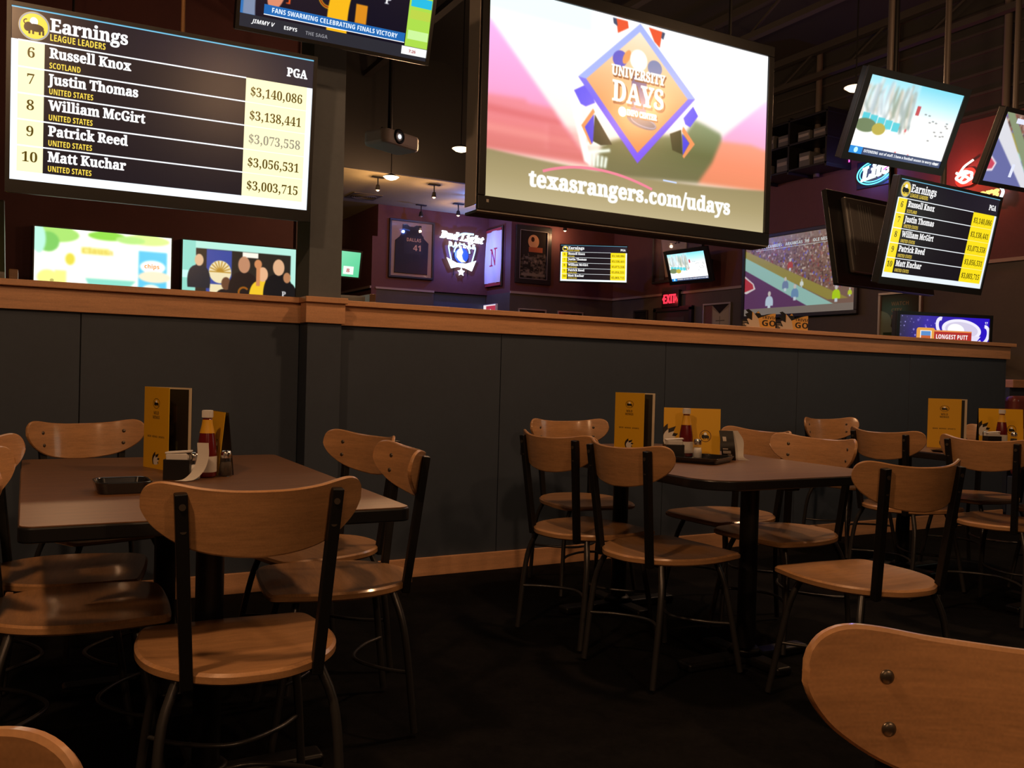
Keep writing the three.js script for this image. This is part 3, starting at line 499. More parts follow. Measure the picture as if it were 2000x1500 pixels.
  T('UNIVERSITY', 632, 212, 50, 0.78, 5); T('DAYS', 634, 306, 104, 0.83, 8); T('INFO CENTER', 652, 350, 27, 0.74, 4); x.fillStyle = '#fffef8'; x.beginPath(); x.arc(562, 342, 19, 0, 7); x.fill();
  x.strokeStyle = '#ee8498'; x.lineWidth = 10; x.beginPath(); x.moveTo(227, 606); x.quadraticCurveTo(440, 530, 709, 612); x.stroke(); x.strokeStyle = '#c8d8ff'; x.lineWidth = 6; x.beginPath(); x.moveTo(760, 570); x.lineTo(826, 572); x.stroke();
  x.save(); x.translate(636, 664); x.font = 'bold 76px serif'; x.textAlign = 'center'; x.fillStyle = x.strokeStyle = '#fffef8'; x.lineWidth = 5; x.scale(930 / x.measureText('texasrangers.com/udays').width, 1); x.fillText('texasrangers.com/udays', 0, 0); x.strokeText('texasrangers.com/udays', 0, 0); x.restore();
  soft(x, w, h, 1);
});
const texBeach = canvasTex(640, 360, (x, w, h) => {
  x.fillStyle = '#fffdfb'; x.fillRect(0, 0, w, h); const g = x.createLinearGradient(0, 0, 0, 150); g.addColorStop(0, '#7fd6ea'); g.addColorStop(1, '#f4feff'); x.fillStyle = g; x.fillRect(0, 0, w, 150);
  const R = seeded(77); for (let i = 0; i < 46; i++) { x.strokeStyle = ['#8f9f9c', '#a3b6be', '#d2dcde', '#7c8a74', '#c4b8a4'][i % 5]; x.lineWidth = 5 + R() * 14; x.beginPath(); const a = R() * 330; x.moveTo(a, R() * 60); x.quadraticCurveTo(a + 20 - R() * 60, 110, a - 30 + R() * 80, 150 + R() * 90); x.stroke(); }
  x.fillStyle = 'rgba(255,255,255,.25)'; x.fillRect(0, 0, 340, 200); soft(x, w, h, 6); x.fillStyle = '#59c8d4'; for (let i = 0; i < 5; i++) x.fillRect(24 + i * 52, 168 + i * 5, 46, 42); x.fillStyle = '#6f7f5a'; x.beginPath(); x.ellipse(60, 225, 70, 32, 0, 0, 7); x.fill(); x.fillStyle = '#b8a848'; x.beginPath(); x.ellipse(150, 232, 44, 28, 0, 0, 7); x.fill();
  x.fillStyle = '#c04a50'; x.fillRect(356, 92, 24, 46); x.fillStyle = '#fff'; x.fillRect(350, 136, 40, 120); x.fillStyle = '#d86a70'; for (const [a, b] of [[320, 208], [300, 320], [390, 322]]) x.fillRect(a, b, 12, 14);
  x.fillStyle = '#777'; for (let i = 0; i < 14; i++) x.fillRect(400 + R() * 220, 120 + R() * 120, 16, 5); soft(x, w, h, 2); x.fillStyle = '#3a4668'; x.fillRect(0, h - 34, w, 34); x.fillStyle = '#2a8ad8'; x.fillRect(6, h - 34, 84, 34); x.fillStyle = '#bff0ff'; x.beginPath(); x.arc(48, h - 17, 13, 0, 7); x.fill(); x.fillStyle = '#fff'; x.font = 'bold 17px sans-serif'; x.fillText('EXTENDING  out of stuff. I have a football season to worry about', 100, h - 12); x.fillText('PST', w - 48, h - 9);
});
function football(x, w, h) {
  const R = seeded(91); x.fillStyle = '#8a6a5c'; x.fillRect(0, 0, w, h); crowd(x, R, 0, 0, w, h * 0.75, 2400, ['#6a4a40', '#a07868', '#c8a898', '#7a5048', '#5a4038', '#8f7060', '#9a4a44', '#6f64c0', '#d8c8b8', '#74584c']);
  const poly = (c, ...p) => { x.fillStyle = c; x.beginPath(); p.forEach(([a, b], i) => (i ? x.lineTo(a * w, b * h) : x.moveTo(a * w, b * h))); x.closePath(); x.fill(); };
  poly('#a89a48', [0, 0.14], [0, 0.26], [0.78, 0.92], [0.95, 0.92]); poly('#a8d8cc', [0, 0.24], [0, 0.44], [0.6, 1], [0.85, 1]); poly('#6a4068', [0, 0.42], [0.62, 1], [0, 1]); poly('#f4e8e8', [0, 0.5], [0.09, 0.62], [0.11, 0.70], [0.02, 0.76], [0, 0.75]); poly('#c83c48', [0, 0.53], [0.08, 0.63], [0.09, 0.69], [0, 0.73]);
  for (const [a, b, s, c] of [[0.40, 0.66, 0.07, '#7f93b8'], [0.49, 0.78, 0.08, '#7aa0c8'], [0.25, 0.86, 0.09, '#cfe4f4'], [0.55, 0.67, 0.04, '#f2fbf2'], [0.44, 0.40, 0.06, '#c04a3c'], [0.85, 0.84, 0.08, '#c6ee1c'], [0.96, 0.84, 0.04, '#d6e83c']]) { fig(x, a * w, b * h - s * h * 0.5, s * h * 1.5, c, '#e0d8d0'); x.fillStyle = '#dfeef6'; x.fillRect(a * w - s * w * 0.16, b * h + s * h * 0.9, s * w * 0.3, s * h * 0.6); }
}
const texFoot = canvasTex(960, 560, (x, w, h) => { football(x, w, h * 0.93); soft(x, w, h, 2.5); x.fillStyle = '#8d7f74'; x.fillRect(0, h * 0.91, w, h * 0.09); x.fillStyle = 'rgba(160,140,130,.55)'; x.fillRect(0, 0, w, 40); x.fillStyle = '#e8f6f4'; x.font = 'bold 30px sans-serif'; x.fillText('4  BUCCANEERS    ARKANSAS  7:9    OLE MISS  3:9', 120, 74); x.fillRect(100, 84, 740, 3); });
const texFoot2 = canvasTex(640, 360, (x, w, h) => { football(x, w, h); const poly = (c, ...p) => { x.fillStyle = c; x.beginPath(); p.forEach(([a, b], i) => (i ? x.lineTo(a * w, b * h) : x.moveTo(a * w, b * h))); x.closePath(); x.fill(); }; poly('#8d9a78', [0, 0], [0.1, 0], [0.8, 1], [0.62, 1]); poly('#e2e2ea', [0, 0.05], [0, 0.4], [0.5, 1], [0.62, 1]); poly('#6c70a8', [0, 0.36], [0.5, 1], [0, 1]); poly('#f4e8f0', [0, 0.62], [0.1, 0.72], [0.08, 0.84], [0, 0.86]); poly('#cf4a60', [0, 0.65], [0.08, 0.73], [0.065, 0.81], [0, 0.83]); soft(x, w, h, 3); x.fillStyle = '#e8ecff'; x.fillRect(190, 250, 24, 70); x.fillRect(100, 20, 120, 26); });
const texPicnic = canvasTex(640, 360, (x, w, h) => {
  x.fillStyle = '#fdfff4'; x.fillRect(0, 0, w, h); const b = (c, cx, cy, rx, ry) => { x.fillStyle = c; x.beginPath(); x.ellipse(cx, cy, rx, ry, 0, 0, 7); x.fill(); };
  for (const [cx, cy, rx, ry, c] of [[90, 30, 110, 40, '#a8e070'], [330, 20, 90, 22, '#8ed84a'], [520, 24, 110, 26, '#d8f090'], [60, 70, 50, 50, '#7cc860'], [440, 30, 70, 20, '#b8e884'], [20, 60, 30, 70, '#b8f0dc']]) b(c, cx, cy, rx, ry);
  b('#f2f48a', 60, 250, 46, 40); x.fillStyle = '#f2f48a'; x.fillRect(92, 210, 52, 80); b('#e6d84a', 160, 150, 22, 30); x.fillStyle = '#f0e88a'; x.fillRect(210, 84, 130, 34); x.font = 'bold 44px serif'; x.fillStyle = '#e0c850'; x.fillText('Clausa', 212, 116);
  x.fillStyle = '#8adcc8'; x.beginPath(); x.moveTo(230, 240); x.lineTo(470, 240); x.lineTo(420, 300); x.lineTo(260, 300); x.fill(); x.fillStyle = '#fffef0'; x.fillRect(200, 150, 280, 90); x.fillStyle = '#5cc8ec'; x.fillRect(480, 80, 140, 240); b('#fff', 550, 160, 62, 34); b('#fde8c8', 560, 212, 78, 30); b('#fff8e0', 545, 282, 46, 30); soft(x, w, h, 5); x.font = 'bold 30px sans-serif'; x.fillStyle = '#f09a50'; x.fillText('chips', 508, 168); b('#b8b060', 80, 262, 9, 8);
});
const texCourt = canvasTex(640, 360, (x, w, h) => {
  x.fillStyle = '#b8efe0'; x.fillRect(0, 0, w, h); x.fillStyle = '#8fdccc'; x.fillRect(0, 0, 70, h); x.fillStyle = '#c8fff4'; x.fillRect(0, 160, 80, 40); x.fillStyle = '#2c2620'; x.fillRect(72, 38, 538, 322); x.fillStyle = '#3a4a9a'; x.fillRect(130, 40, 140, 260); x.fillStyle = '#efe0b4'; x.beginPath(); x.arc(206, 158, 62, 0, 7); x.fill(); x.fillRect(150, 226, 110, 50); x.strokeStyle = '#b88a30'; x.lineWidth = 6; for (let i = 0; i < 10; i++) { x.beginPath(); x.moveTo(206, 158); x.lineTo(206 + 60 * Math.cos(i * 0.35 + Math.PI), 158 + 60 * Math.sin(i * 0.35 + Math.PI)); x.stroke(); }
  x.fillStyle = '#fff6e8'; x.fillRect(330, 40, 90, 28); fig(x, 90, 130, 120, '#1d222c', '#e0b890'); fig(x, 240, 250, 130, '#20181a', '#6a4630'); fig(x, 340, 150, 170, '#241a18', '#c08a68'); curlyC(x, 340, 262, 56); fig(x, 448, 190, 150, '#f2c62c', '#e8b48a'); fig(x, 540, 150, 170, '#1a1718', '#e0b088'); fig(x, 590, 190, 110, '#1a1718', '#b88058'); x.fillStyle = '#fff'; x.font = 'bold 40px serif'; x.fillText('P', 560, 270); x.fillStyle = '#d08a5a'; x.fillRect(410, 110, 22, 110); x.beginPath(); x.ellipse(420, 100, 22, 26, 0, 0, 7); x.fill();
  x.fillStyle = '#f0b828'; x.font = 'bold 34px serif'; x.fillText('KYRIE', 190, 320); soft(x, w, h, 2);
});
const texPutt = canvasTex(640, 360, (x, w, h) => {
  const g = x.createLinearGradient(0, 0, w, 0); g.addColorStop(0, '#2a2444'); g.addColorStop(0.3, '#3420a0'); g.addColorStop(1, '#2c14c8'); x.fillStyle = g; x.fillRect(0, 0, w, h); const R = seeded(8); for (let i = 0; i < 40; i++) { x.fillStyle = `rgba(180,170,255,${0.2 + R() * 0.5})`; x.beginPath(); x.arc(R() * 260, R() * 150, 2 + R() * 5, 0, 7); x.fill(); }
  x.strokeStyle = '#efeaff'; x.lineWidth = 22; x.beginPath(); x.ellipse(300, 60, 32, 50, -0.4, 1.4, 5.2); x.stroke(); x.beginPath(); x.ellipse(600, 100, 34, 52, 0.3, -1.8, 2.2); x.stroke(); x.fillStyle = '#f4f0ff'; x.beginPath(); x.ellipse(440, 74, 142, 62, 0.08, 0, 7); x.fill(); x.fillStyle = '#d8d0ea'; x.beginPath(); x.ellipse(440, 74, 118, 46, 0.08, 0, 7); x.fill(); x.fillStyle = '#fff'; x.beginPath(); x.ellipse(400, 76, 60, 36, 0.1, 0, 7); x.fill(); x.fillStyle = '#e8e2fa'; x.beginPath(); x.moveTo(310, 100); x.quadraticCurveTo(430, 300, 580, 110); x.fill();
  x.fillStyle = '#c85ad8'; x.fillRect(560, 150, 60, 16); x.fillStyle = '#38b0f0'; x.fillRect(590, 168, 46, 20); x.fillStyle = '#fff'; x.font = 'bold 20px sans-serif'; x.fillText('17', 606, 34); x.fillText('38', 602, 56);
  x.save(); x.translate(0, -22);  x.fillStyle = '#e8a044'; x.beginPath(); x.roundRect(122, 92, 130, 110, 16); x.fill(); x.fillStyle = '#fff8f0'; x.fillRect(148, 108, 80, 70); x.fillStyle = '#5a90d0'; x.fillRect(154, 112, 68, 26); x.fillStyle = '#c86030'; x.fillRect(154, 138, 68, 20); x.fillStyle = '#b4302c'; x.fillRect(246, 112, 268, 60); x.fillStyle = '#e8904c'; x.fillRect(246, 104, 268, 8); x.fillStyle = '#fff'; x.font = 'bold 36px sans-serif'; x.save(); x.translate(258, 154); x.scale(0.9, 1); x.fillText('LONGEST PUTT', 0, 0); x.restore(); x.restore();
});
const texGreen = canvasTex(256, 192, (x, w, h) => { const g = x.createLinearGradient(0, 0, w, h); g.addColorStop(0, '#9ff0c4'); g.addColorStop(1, '#5fd89c'); x.fillStyle = g; x.fillRect(0, 0, w, h); x.fillStyle = '#f8fff8'; x.fillRect(160, 112, 62, 62); x.fillStyle = '#ffe8e8'; x.fillRect(70, 108, 70, 66); x.fillStyle = '#c86060'; x.font = 'bold 40px sans-serif'; x.fillText('8', 178, 158); x.fillText('3', 96, 158); });
const texOrange = canvasTex(128, 96, (x, w, h) => { x.fillStyle = '#f4f01c'; x.fillRect(0, 0, w, h); x.fillStyle = '#e08a3a'; x.fillRect(0, 0, w, 26); });

tv('hanging_television', 'large bright earnings list screen hanging before the pillar at upper left', { at: [0.517, 2.141, -3.985], yaw: -2, tilt: 6.3, w: 1.177, h: 0.662, tex: texEarnBright, k: 1.25, bezel: 0.016, chin: 0.035, mount: 'ceiling', poleX: 0.06, poleR: 0.009, poleMat: std({ color: lin(0.5, 0.27, 0.12), roughness: 0.4 }), area: [0xfff4dc, 0.6] });
tv('hanging_television', 'hanging screen with basketball news cut off by the top of the picture', { at: [1.2146, 2.806, -3.891], yaw: -1.9, tilt: 17.7, w: 0.865, h: 0.486, tex: texSports, k: 1.1, bezel: 0.016, mount: 'ceiling', area: [0xaab0c8, 0.3] });
tv('hanging_television', 'hanging screen with a white beach picture above the blue neon', { at: [5.473, 2.95, -4.224], yaw: -2.8, tilt: 21.6, w: 0.93, h: 0.523, tex: texBeach, k: 1.15, bezel: 0.05, mount: 'ceiling', area: [0xf4fbff, 0.8] });
tv('hanging_television', 'hanging screen with a football field cut by the right picture edge', { at: [6.982, 2.943, -4.22], yaw: -2.8, tilt: 21.6, w: 0.93, h: 0.523, tex: texFoot2, k: 1.0, bezel: 0.035, mount: 'ceiling', area: [0xb0b0c8, 0.4] });
tv('hanging_television', 'hanging earnings list screen at right with vivid yellow columns', { at: [5.906, 2.186, -4.22], yaw: 2.7, tilt: 11.6, w: 1.22, h: 0.686, tex: texEarn, k: 1.0, bezel: 0.02, chin: 0.03, poleX: 0.22, mount: 'ceiling', area: [0xc8b878, 0.4] });
{ // the screen hung back to back with it, facing the other room: its ribbed rear side shows
  const t = thing('hanging_television', 'black rear side of a hanging screen that faces away, left of the right earnings list', 'tv', [5.98, 2.20, -4.83]);
  const q = new THREE.Quaternion().setFromEuler(new THREE.Euler(-10.5 * Math.PI / 180, 4.6 * Math.PI / 180, 0, 'YXZ')), put = (m) => { m.quaternion.copy(q); return m; };
  put(mesh('casing', rbox(1.27, 0.75, 0.05, 0.008), M.blackPlastic, t));
  put(mesh('rear_cover', [rbox(0.96, 0.60, 0.05, 0.02, 0, 0.02, 0.045), ...Array.from({ length: 6 }, (_, i) => rbox(0.012, 0.30, 0.008, 0.003, -0.33 + i * 0.03, 0.12, 0.072)), rbox(0.05, 0.42, 0.012, 0.004, -0.42, 0.06, 0.07)], M.greyPlastic, t));
  put(mesh('screen', new THREE.PlaneGeometry(1.2, 0.68).rotateY(Math.PI).translate(0, 0, -0.027), glow(0.3, 0.3, 0.32, 0.6), t));
  mesh('pole', [rod(V(0, 0, 0.09), V(0, 2.8, 0.09), 0.022), cyl(0.07, 0.07, 0.02, 0, 2.79, 0.09)], M.blackMetal, t);
}
tv('television', 'wide low screen reading longest putt behind the right end of the half wall', { at: [6.943, 1.42, -4.916], yaw: -13.3, tilt: 1.5, w: 0.93, h: 0.523, tex: texPutt, k: 1.0, bezel: 0.03, mount: [XD - 0.065, 1.35, -5.3], area: [0x8080d0, 0.3] });
tv('television', 'small distant earnings list screen on the maroon back wall', { at: [7.117, 2.692, -10.622], yaw: -29, tilt: -4, w: 0.95, h: 0.52, tex: texEarn, k: 1.1, bezel: 0.014, mount: [7.6, 2.69, ZC + 0.065] });
tv('television', 'small tilted white screen above the exit sign on the right wall', { at: [7.893, 2.612, -9.489], yaw: -82.9, tilt: 19.1, w: 0.676, h: 0.38, tex: texBeach, k: 1.3, bezel: 0.05, mount: [XD - 0.065, 2.62, -9.38] });
tv('wall_television', 'bright green and white wall screen at left showing picnic food', { at: [0.66, 2.02, -9.545], yaw: 0, tilt: 0, w: 1.219, h: 0.686, tex: texPicnic, k: 1.15, bezel: 0.012, depth: 0.04, area: [0xf4ffdc, 0.7], group: 'pair of wall screens behind the half wall' });
tv('wall_television', 'mint framed wall screen showing basketball players, left of the pillar', { at: [1.957, 2.02, -9.545], yaw: 0, tilt: 0, w: 1.158, h: 0.686, tex: texCourt, k: 1.05, bezel: 0.012, depth: 0.04, area: [0xc8e8dc, 0.4], group: 'pair of wall screens behind the half wall' });
tv('hanging_television', 'corner of a tilted yellow screen at the left picture edge', { at: [-0.665, 1.85, -7.0], yaw: -3, tilt: 20, w: 0.93, h: 0.523, tex: texOrange, k: 1, bezel: 0.06, frame: std({ color: lin(0.10, 0.11, 0.09), roughness: 0.4 }), mount: 'ceiling' });
tv('hanging_television', 'small green screen partly hidden by the right side of the pillar', { at: [3.25, 2.35, -10.3], yaw: 8, tilt: 10, w: 0.56, h: 0.30, tex: texGreen, k: 1, bezel: 0.02, mount: 'ceiling' });
// two more wall screens that only show as streaks of light on the chair backs
tv('wall_television', 'wall screen on the wall behind the viewer, mirrored as a streak on chair backs', { at: [1.5, 2.6, 4.45], yaw: 180, tilt: 0, w: 1.22, h: 0.686, tex: texFoot, k: 1.3, bezel: 0.02, depth: 0.04, area: [0xb0a090, 0.5], group: 'wall screens round the dining room' });
tv('wall_television', 'wall screen high on the right wall, outside the picture', { at: [XD - 0.055, 1.95, -1.8], yaw: -90, tilt: 0, w: 1.22, h: 0.686, tex: texPicnic, k: 1.2, bezel: 0.02, depth: 0.04, area: [0xf0f4e0, 0.6], group: 'wall screens round the dining room' });
{ // framed projection screen hung over the half wall
  const t = thing('projection_screen', 'huge framed screen hanging in the middle showing a university days advertisement', 'screen', [3.451, 2.756, -4.67]);
  const w = 2.21, h = 1.243;
  mesh('picture', new THREE.PlaneGeometry(w, h), glowMat(texDays, 1.12), t, true);
  mesh('frame', [rbox(w + 0.1, 0.075, 0.03, 0.005, 0, h / 2 + 0.0375, 0), rbox(w + 0.1, 0.085, 0.03, 0.005, 0, -h / 2 - 0.0425, 0), rbox(0.05, h, 0.03, 0.005, -w / 2 - 0.025, 0, 0), rbox(0.05, h, 0.03, 0.005, w / 2 + 0.025, 0, 0), box(w + 0.06, h + 0.06, 0.02, 0, 0, -0.02)], M.blackPlastic, t);
  for (const s of [-1, 1]) mesh('side_box', box(0.01, h + 0.13, 0.148, s * (w / 2 + 0.047), 0.015, -0.086), M.sideMetal, t);
  mesh('lower_rail', [rbox(w + 0.1, 0.018, 0.15, 0.004, 0, -h / 2 - 0.092, -0.085)], std({ color: lin(0.06, 0.055, 0.05), roughness: 0.5 }), t);
  mesh('rail_strip', rbox(w + 0.1, 0.014, 0.012, 0.003, 0, -h / 2 - 0.088, 0.0), M.alu, t);
  for (const s of [-1, 1]) mesh('hanger', rod(V(s * 0.8, h / 2 + 0.05, -0.06), V(s * 0.8, CEIL - 2.756, -0.06), 0.012), M.blackMetal, t);
  mesh('status_sticker', box(0.016, 0.018, 0.004, -w / 2 + 0.012, -h / 2 - 0.03, 0.016), M.alu, t);
  const l = new THREE.RectAreaLight(0xffe4d4, 0.75 * SCREEN_AREA, w, h); l.name = 'screen_light'; l.position.set(3.451, 2.756, -4.64); l.lookAt(3.451, 2.756, 0); scene.add(l);
}
{ // football picture on the right wall
  const t = thing('wall_projection_screen', 'black framed wall screen showing a football crowd and field', 'screen', [XD - 0.03, 2.395, -7.79], -Math.PI / 2);
  mesh('picture', new THREE.PlaneGeometry(1.75, 0.97), glowMat(texFoot, 0.62), t, true);
  mesh('frame', [rbox(1.84, 0.045, 0.04, 0.005, 0, 0.507, 0), rbox(1.84, 0.045, 0.04, 0.005, 0, -0.507, 0), rbox(0.045, 0.97, 0.04, 0.005, -0.897, 0, 0), rbox(0.045, 0.97, 0.04, 0.005, 0.897, 0, 0), box(1.8, 1.0, 0.015, 0, 0, -0.012)], M.frameBlack, t);
  const l = new THREE.RectAreaLight(0xa08878, 0.3 * SCREEN_AREA, 1.75, 0.97); l.name = 'screen_light'; l.position.set(XD - 0.06, 2.395, -7.79); l.lookAt(0, 2.395, -7.79); scene.add(l);
}

// ---------------------------------------------------------------- projector, pendants, track lights, vent
{ const t = thing('ceiling_projector', 'white ceiling projector with glowing lens hanging over the back room', 'projector', [2.862, 3.154, -7.586], 0.42);
  const s = roundedShape(0.46, 0.30, 0.07); mesh('body', extrude(s, 0.13, 0.025, 8).rotateX(-Math.PI / 2).translate(0, -0.065, 0), std({ color: lin(0.88, 0.84, 0.80), roughness: 0.5 }), t);
  mesh('lens_ring', [new THREE.TorusGeometry(0.052, 0.014, 10, 28).translate(-0.06, 0.012, 0.148), cyl(0.05, 0.05, 0.02, 0, 0, 0, 24).rotateX(Math.PI / 2).translate(-0.06, 0.012, 0.138)], M.blackPlastic, t);
  mesh('lens', new THREE.SphereGeometry(0.02, 14, 10).scale(1, 1, 0.5).translate(-0.055, 0.012, 0.152), glow(0.85, 0.9, 1, 1.2), t);
  for (const x of [-0.17, 0.17]) mesh('foot', cyl(0.012, 0.012, 0.02, x, 0.073, 0.05, 10), M.greyPlastic, t);
  mesh('pole', [rod(V(0, 0.06, -0.03), V(0, CEIL - 3.154, -0.03), 0.022), rbox(0.2, 0.02, 0.16, 0.004, 0, 0.075, -0.03)], M.blackMetal, t); }
function pendant(x, y, z, r, I, k, label, group) {
  const t = thing('pendant_lamp', label, 'lamp', [x, y, z], 0, group);
  mesh('shade', lathe([[r * 0.12, r * 0.42], [r * 0.3, r * 0.34], [r * 0.98, r * 0.06], [r, r * 0.02], [r * 0.96, r * 0.03], [r * 0.28, r * 0.28], [0, r * 0.3]], 28), M.blackMetal, t);
  mesh('diffuser', lathe([[r * 0.92, r * 0.02], [r * 0.6, -r * 0.22], [r * 0.25, -r * 0.33], [0, -r * 0.36]], 24), glow(1, 0.80, 0.50, k), t);
  mesh('cord', [rod(V(0, r * 0.4, 0), V(0, CEIL - y, 0), 0.006, 8), cyl(0.05, 0.05, 0.02, 0, CEIL - y - 0.01, 0)], M.blackMetal, t);
  const l = new THREE.PointLight(WARM, I, 0, 2); l.name = 'pendant_light'; l.position.set(x, y - r * 0.36 - 0.03, z); l.castShadow = true; l.shadow.radius = 4; scene.add(l); return t;
}
pendant(3.68, 3.33, -9.75, 0.10, PENDANT_BACK, 3, 'small glowing saucer pendant just above the bright lowered ceiling, left of the other', 'saucer pendants over the back room');
pendant(3.741, 3.30, -7.99, 0.095, PENDANT_BACK, 3, 'small glowing saucer pendant beside the left edge of the huge screen', 'saucer pendants over the back room');
pendant(6.10, 3.58, -5.22, 0.10, 3.5, 3, 'small white lamp peeping out behind the beach screen', 'saucer pendants over the back room');
for (const [x, y, z, I, label] of [[-0.5, 2.9, -1.25, PENDANT_TABLE * 1.35, 'wide dish pendant hanging over the left table, above the picture'], [2.3, 3.25, -2.5, PENDANT_TABLE, 'wide dish pendant hanging over the centre table, above the picture'], [5.0, 3.7, -2.6, PENDANT_TABLE * 1.4, 'wide dish pendant hanging over the right table, above the picture'], [1.3, 2.75, 1.3, PENDANT_FRONT, 'wide dish pendant hanging behind the viewer, to the right'], [-1.0, 2.75, 1.6, PENDANT_FRONT * 0.6, 'wide dish pendant hanging behind the viewer, to the left']]) pendant(x, y, z, 0.22, I, 2.5, label, 'dish pendants over the dining tables');
{ // downlight that shines over the half wall on to the left table
  const t = thing('ceiling_downlight', 'black can downlight on a stem behind the large left earnings screen', 'lamp', [0.3, 2.95, -8.4]);
  const aim = V(0.12, 0.75, -2.25).sub(V(0.3, 2.95, -8.4)).normalize(), q = new THREE.Quaternion().setFromUnitVectors(V(0, -1, 0), aim);
  mesh('can', lathe([[0.055, -0.05], [0.06, -0.05], [0.06, 0.1], [0.02, 0.13], [0, 0.13], [0, 0.12], [0.05, 0.09], [0.055, -0.05]], 24), M.blackMetal, t).quaternion.copy(q);
  mesh('lens', cyl(0.052, 0.052, 0.01, 0, -0.03, 0), glow(1, 0.8, 0.5, 2), t).quaternion.copy(q);
  mesh('stem', rod(V(0, 0.1, 0), V(0, CEIL - 2.95, 0), 0.01), M.blackMetal, t);
  const l = new THREE.SpotLight(WARM, SPOT_TABLE, 0, 0.09, 0.7, 2); l.name = 'downlight_light'; l.position.set(0.3, 2.95, -8.4).addScaledVector(aim, 0.08); l.target.position.set(0.12, 0.75, -2.25); l.castShadow = true; l.shadow.radius = 1.5; scene.add(l, l.target);
}
{ const spots = [[3.845, -10.65, 'first track spot from the left under the bright lowered ceiling'], [4.616, -10.65, 'track spot with reddish glow in the middle of the lowered ceiling'], [5.033, -12.07, 'unlit track spot near the maroon wall above the framed dark jersey'], [5.445, -11.67, 'track spot before the blue lit patch of the lowered ceiling'], [7.133, -11.45, 'track spot whose bulb shows just under the huge screen']];
  spots.forEach(([x, z, label], i) => {
    const t = thing('track_spot', label, 'lamp', [x, SOF, z], 0);
    mesh('ceiling_plate', rbox(0.16, 0.014, 0.05, 0.004, 0, -0.008, 0), M.blackMetal, t); mesh('stem', rod(V(0, -0.01, 0), V(0, i > 3 ? -0.2 : -0.11, 0), 0.009), M.blackMetal, t);
    const y = i > 3 ? -0.23 : -0.15; mesh('head', lathe([[0.012, 0.05], [0.022, 0.045], [0.034, -0.02], [0.03, -0.02], [0.016, 0.035], [0, 0.04]], 16).translate(0, y, 0), M.blackMetal, t);
    mesh('bulb', new THREE.SphereGeometry(0.024, 12, 10).translate(0, y - 0.012, 0), i === 2 ? std({ color: lin(0.3, 0.28, 0.25) }) : glow(1, 0.62, 0.42, 2.2), t);
    if (i !== 2) { const l = new THREE.PointLight(WARM, 0.4, 0, 2); l.name = 'track_light'; l.position.set(x, SOF + y - 0.07, z); l.castShadow = true; scene.add(l); }
  }); }
tag(mesh('ceiling_vent', [rbox(0.42, 0.012, 0.42, 0.004, 4.116, SOF - 0.006, -11.96), ...Array.from({ length: 5 }, (_, i) => new THREE.TorusGeometry(0.05 + i * 0.03, 0.006, 6, 28).rotateX(Math.PI / 2).translate(4.116, SOF - 0.014, -11.96))], std({ color: lin(0.16, 0.13, 0.08), roughness: 0.7 })), 'round air vent set in the bright lowered ceiling', 'vent');

// ---------------------------------------------------------------- things on the walls of the back room
function wallFrame(name, label, category, p, yaw, w, h, tex, { fr = 0.03, mat = M.frameBlack, rough = 0.12, group } = {}) {
  const t = thing(name, label, category, p, yaw, group);
  mesh('picture', new THREE.PlaneGeometry(w, h).translate(0, 0, 0.012), printed(tex, rough), t, true); mesh('backing', box(w + fr, h + fr, 0.01, 0, 0, 0.005), M.frameBlack, t);
  mesh('frame', [rbox(w + 2 * fr, fr, 0.03, 0.004, 0, h / 2 + fr / 2, 0.015), rbox(w + 2 * fr, fr, 0.03, 0.004, 0, -h / 2 - fr / 2, 0.015), rbox(fr, h, 0.03, 0.004, -w / 2 - fr / 2, 0, 0.015), rbox(fr, h, 0.03, 0.004, w / 2 + fr / 2, 0, 0.015)], mat, t); return t;
}
{ const t = thing('framed_jersey', 'framed dark basketball jersey numbered 41 on the maroon wall', 'jersey', [5.03, 2.90, ZA]);
  mesh('mat_board', box(0.66, 0.81, 0.01, 0, 0, 0.006), std({ color: lin(0.34, 0.24, 0.2), roughness: 0.6 }), t);
  const s = new THREE.Shape(); [[-0.27, -0.36], [0.26, -0.36], [0.27, 0.11], [0.20, 0.17], [0.15, 0.25], [0.15, 0.365], [0.07, 0.365], [0.03, 0.34], [-0.04, 0.34], [-0.08, 0.37], [-0.15, 0.365], [-0.15, 0.25], [-0.19, 0.18], [-0.26, 0.12]].forEach(([a, b], i) => (i ? s.lineTo(a, b) : s.moveTo(a, b)));
  const j = mesh('shirt', extrude(s, 0.02, 0.004).translate(0, 0, 0.012), std({ color: lin(0.016, 0.014, 0.024), roughness: 0.8 }), t);
  mesh('lettering', new THREE.PlaneGeometry(0.31, 0.28).translate(0.03, 0.07, 0.0335), std({ map: canvasTex(160, 150, (x, w, h) => { x.fillStyle = '#221f2c'; x.fillRect(0, 0, w, h); x.fillStyle = '#c9a183'; x.font = 'bold 40px sans-serif'; x.textAlign = 'center'; x.save(); x.translate(80, 50); x.scale(0.85, 1); x.fillText('DALLAS', 0, 0); x.restore(); x.font = 'bold 66px sans-serif'; x.fillText('41', 112, 122); }), roughness: 0.7 }), j, true);
  mesh('frame', [rbox(0.72, 0.03, 0.05, 0.004, 0, 0.42, 0.025), rbox(0.72, 0.03, 0.05, 0.004, 0, -0.42, 0.025), rbox(0.03, 0.81, 0.05, 0.004, -0.345, 0, 0.025), rbox(0.03, 0.81, 0.05, 0.004, 0.345, 0, 0.025)], M.frameBlack, t);
  mesh('glazing', box(0.66, 0.81, 0.003, 0, 0, 0.046), M.glass, t); }
const font = await new FontLoader().loadAsync('fonts/droid/droid_sans_bold.typeface.json');
const serif = await new FontLoader().loadAsync('fonts/droid/droid_serif_bold.typeface.json');
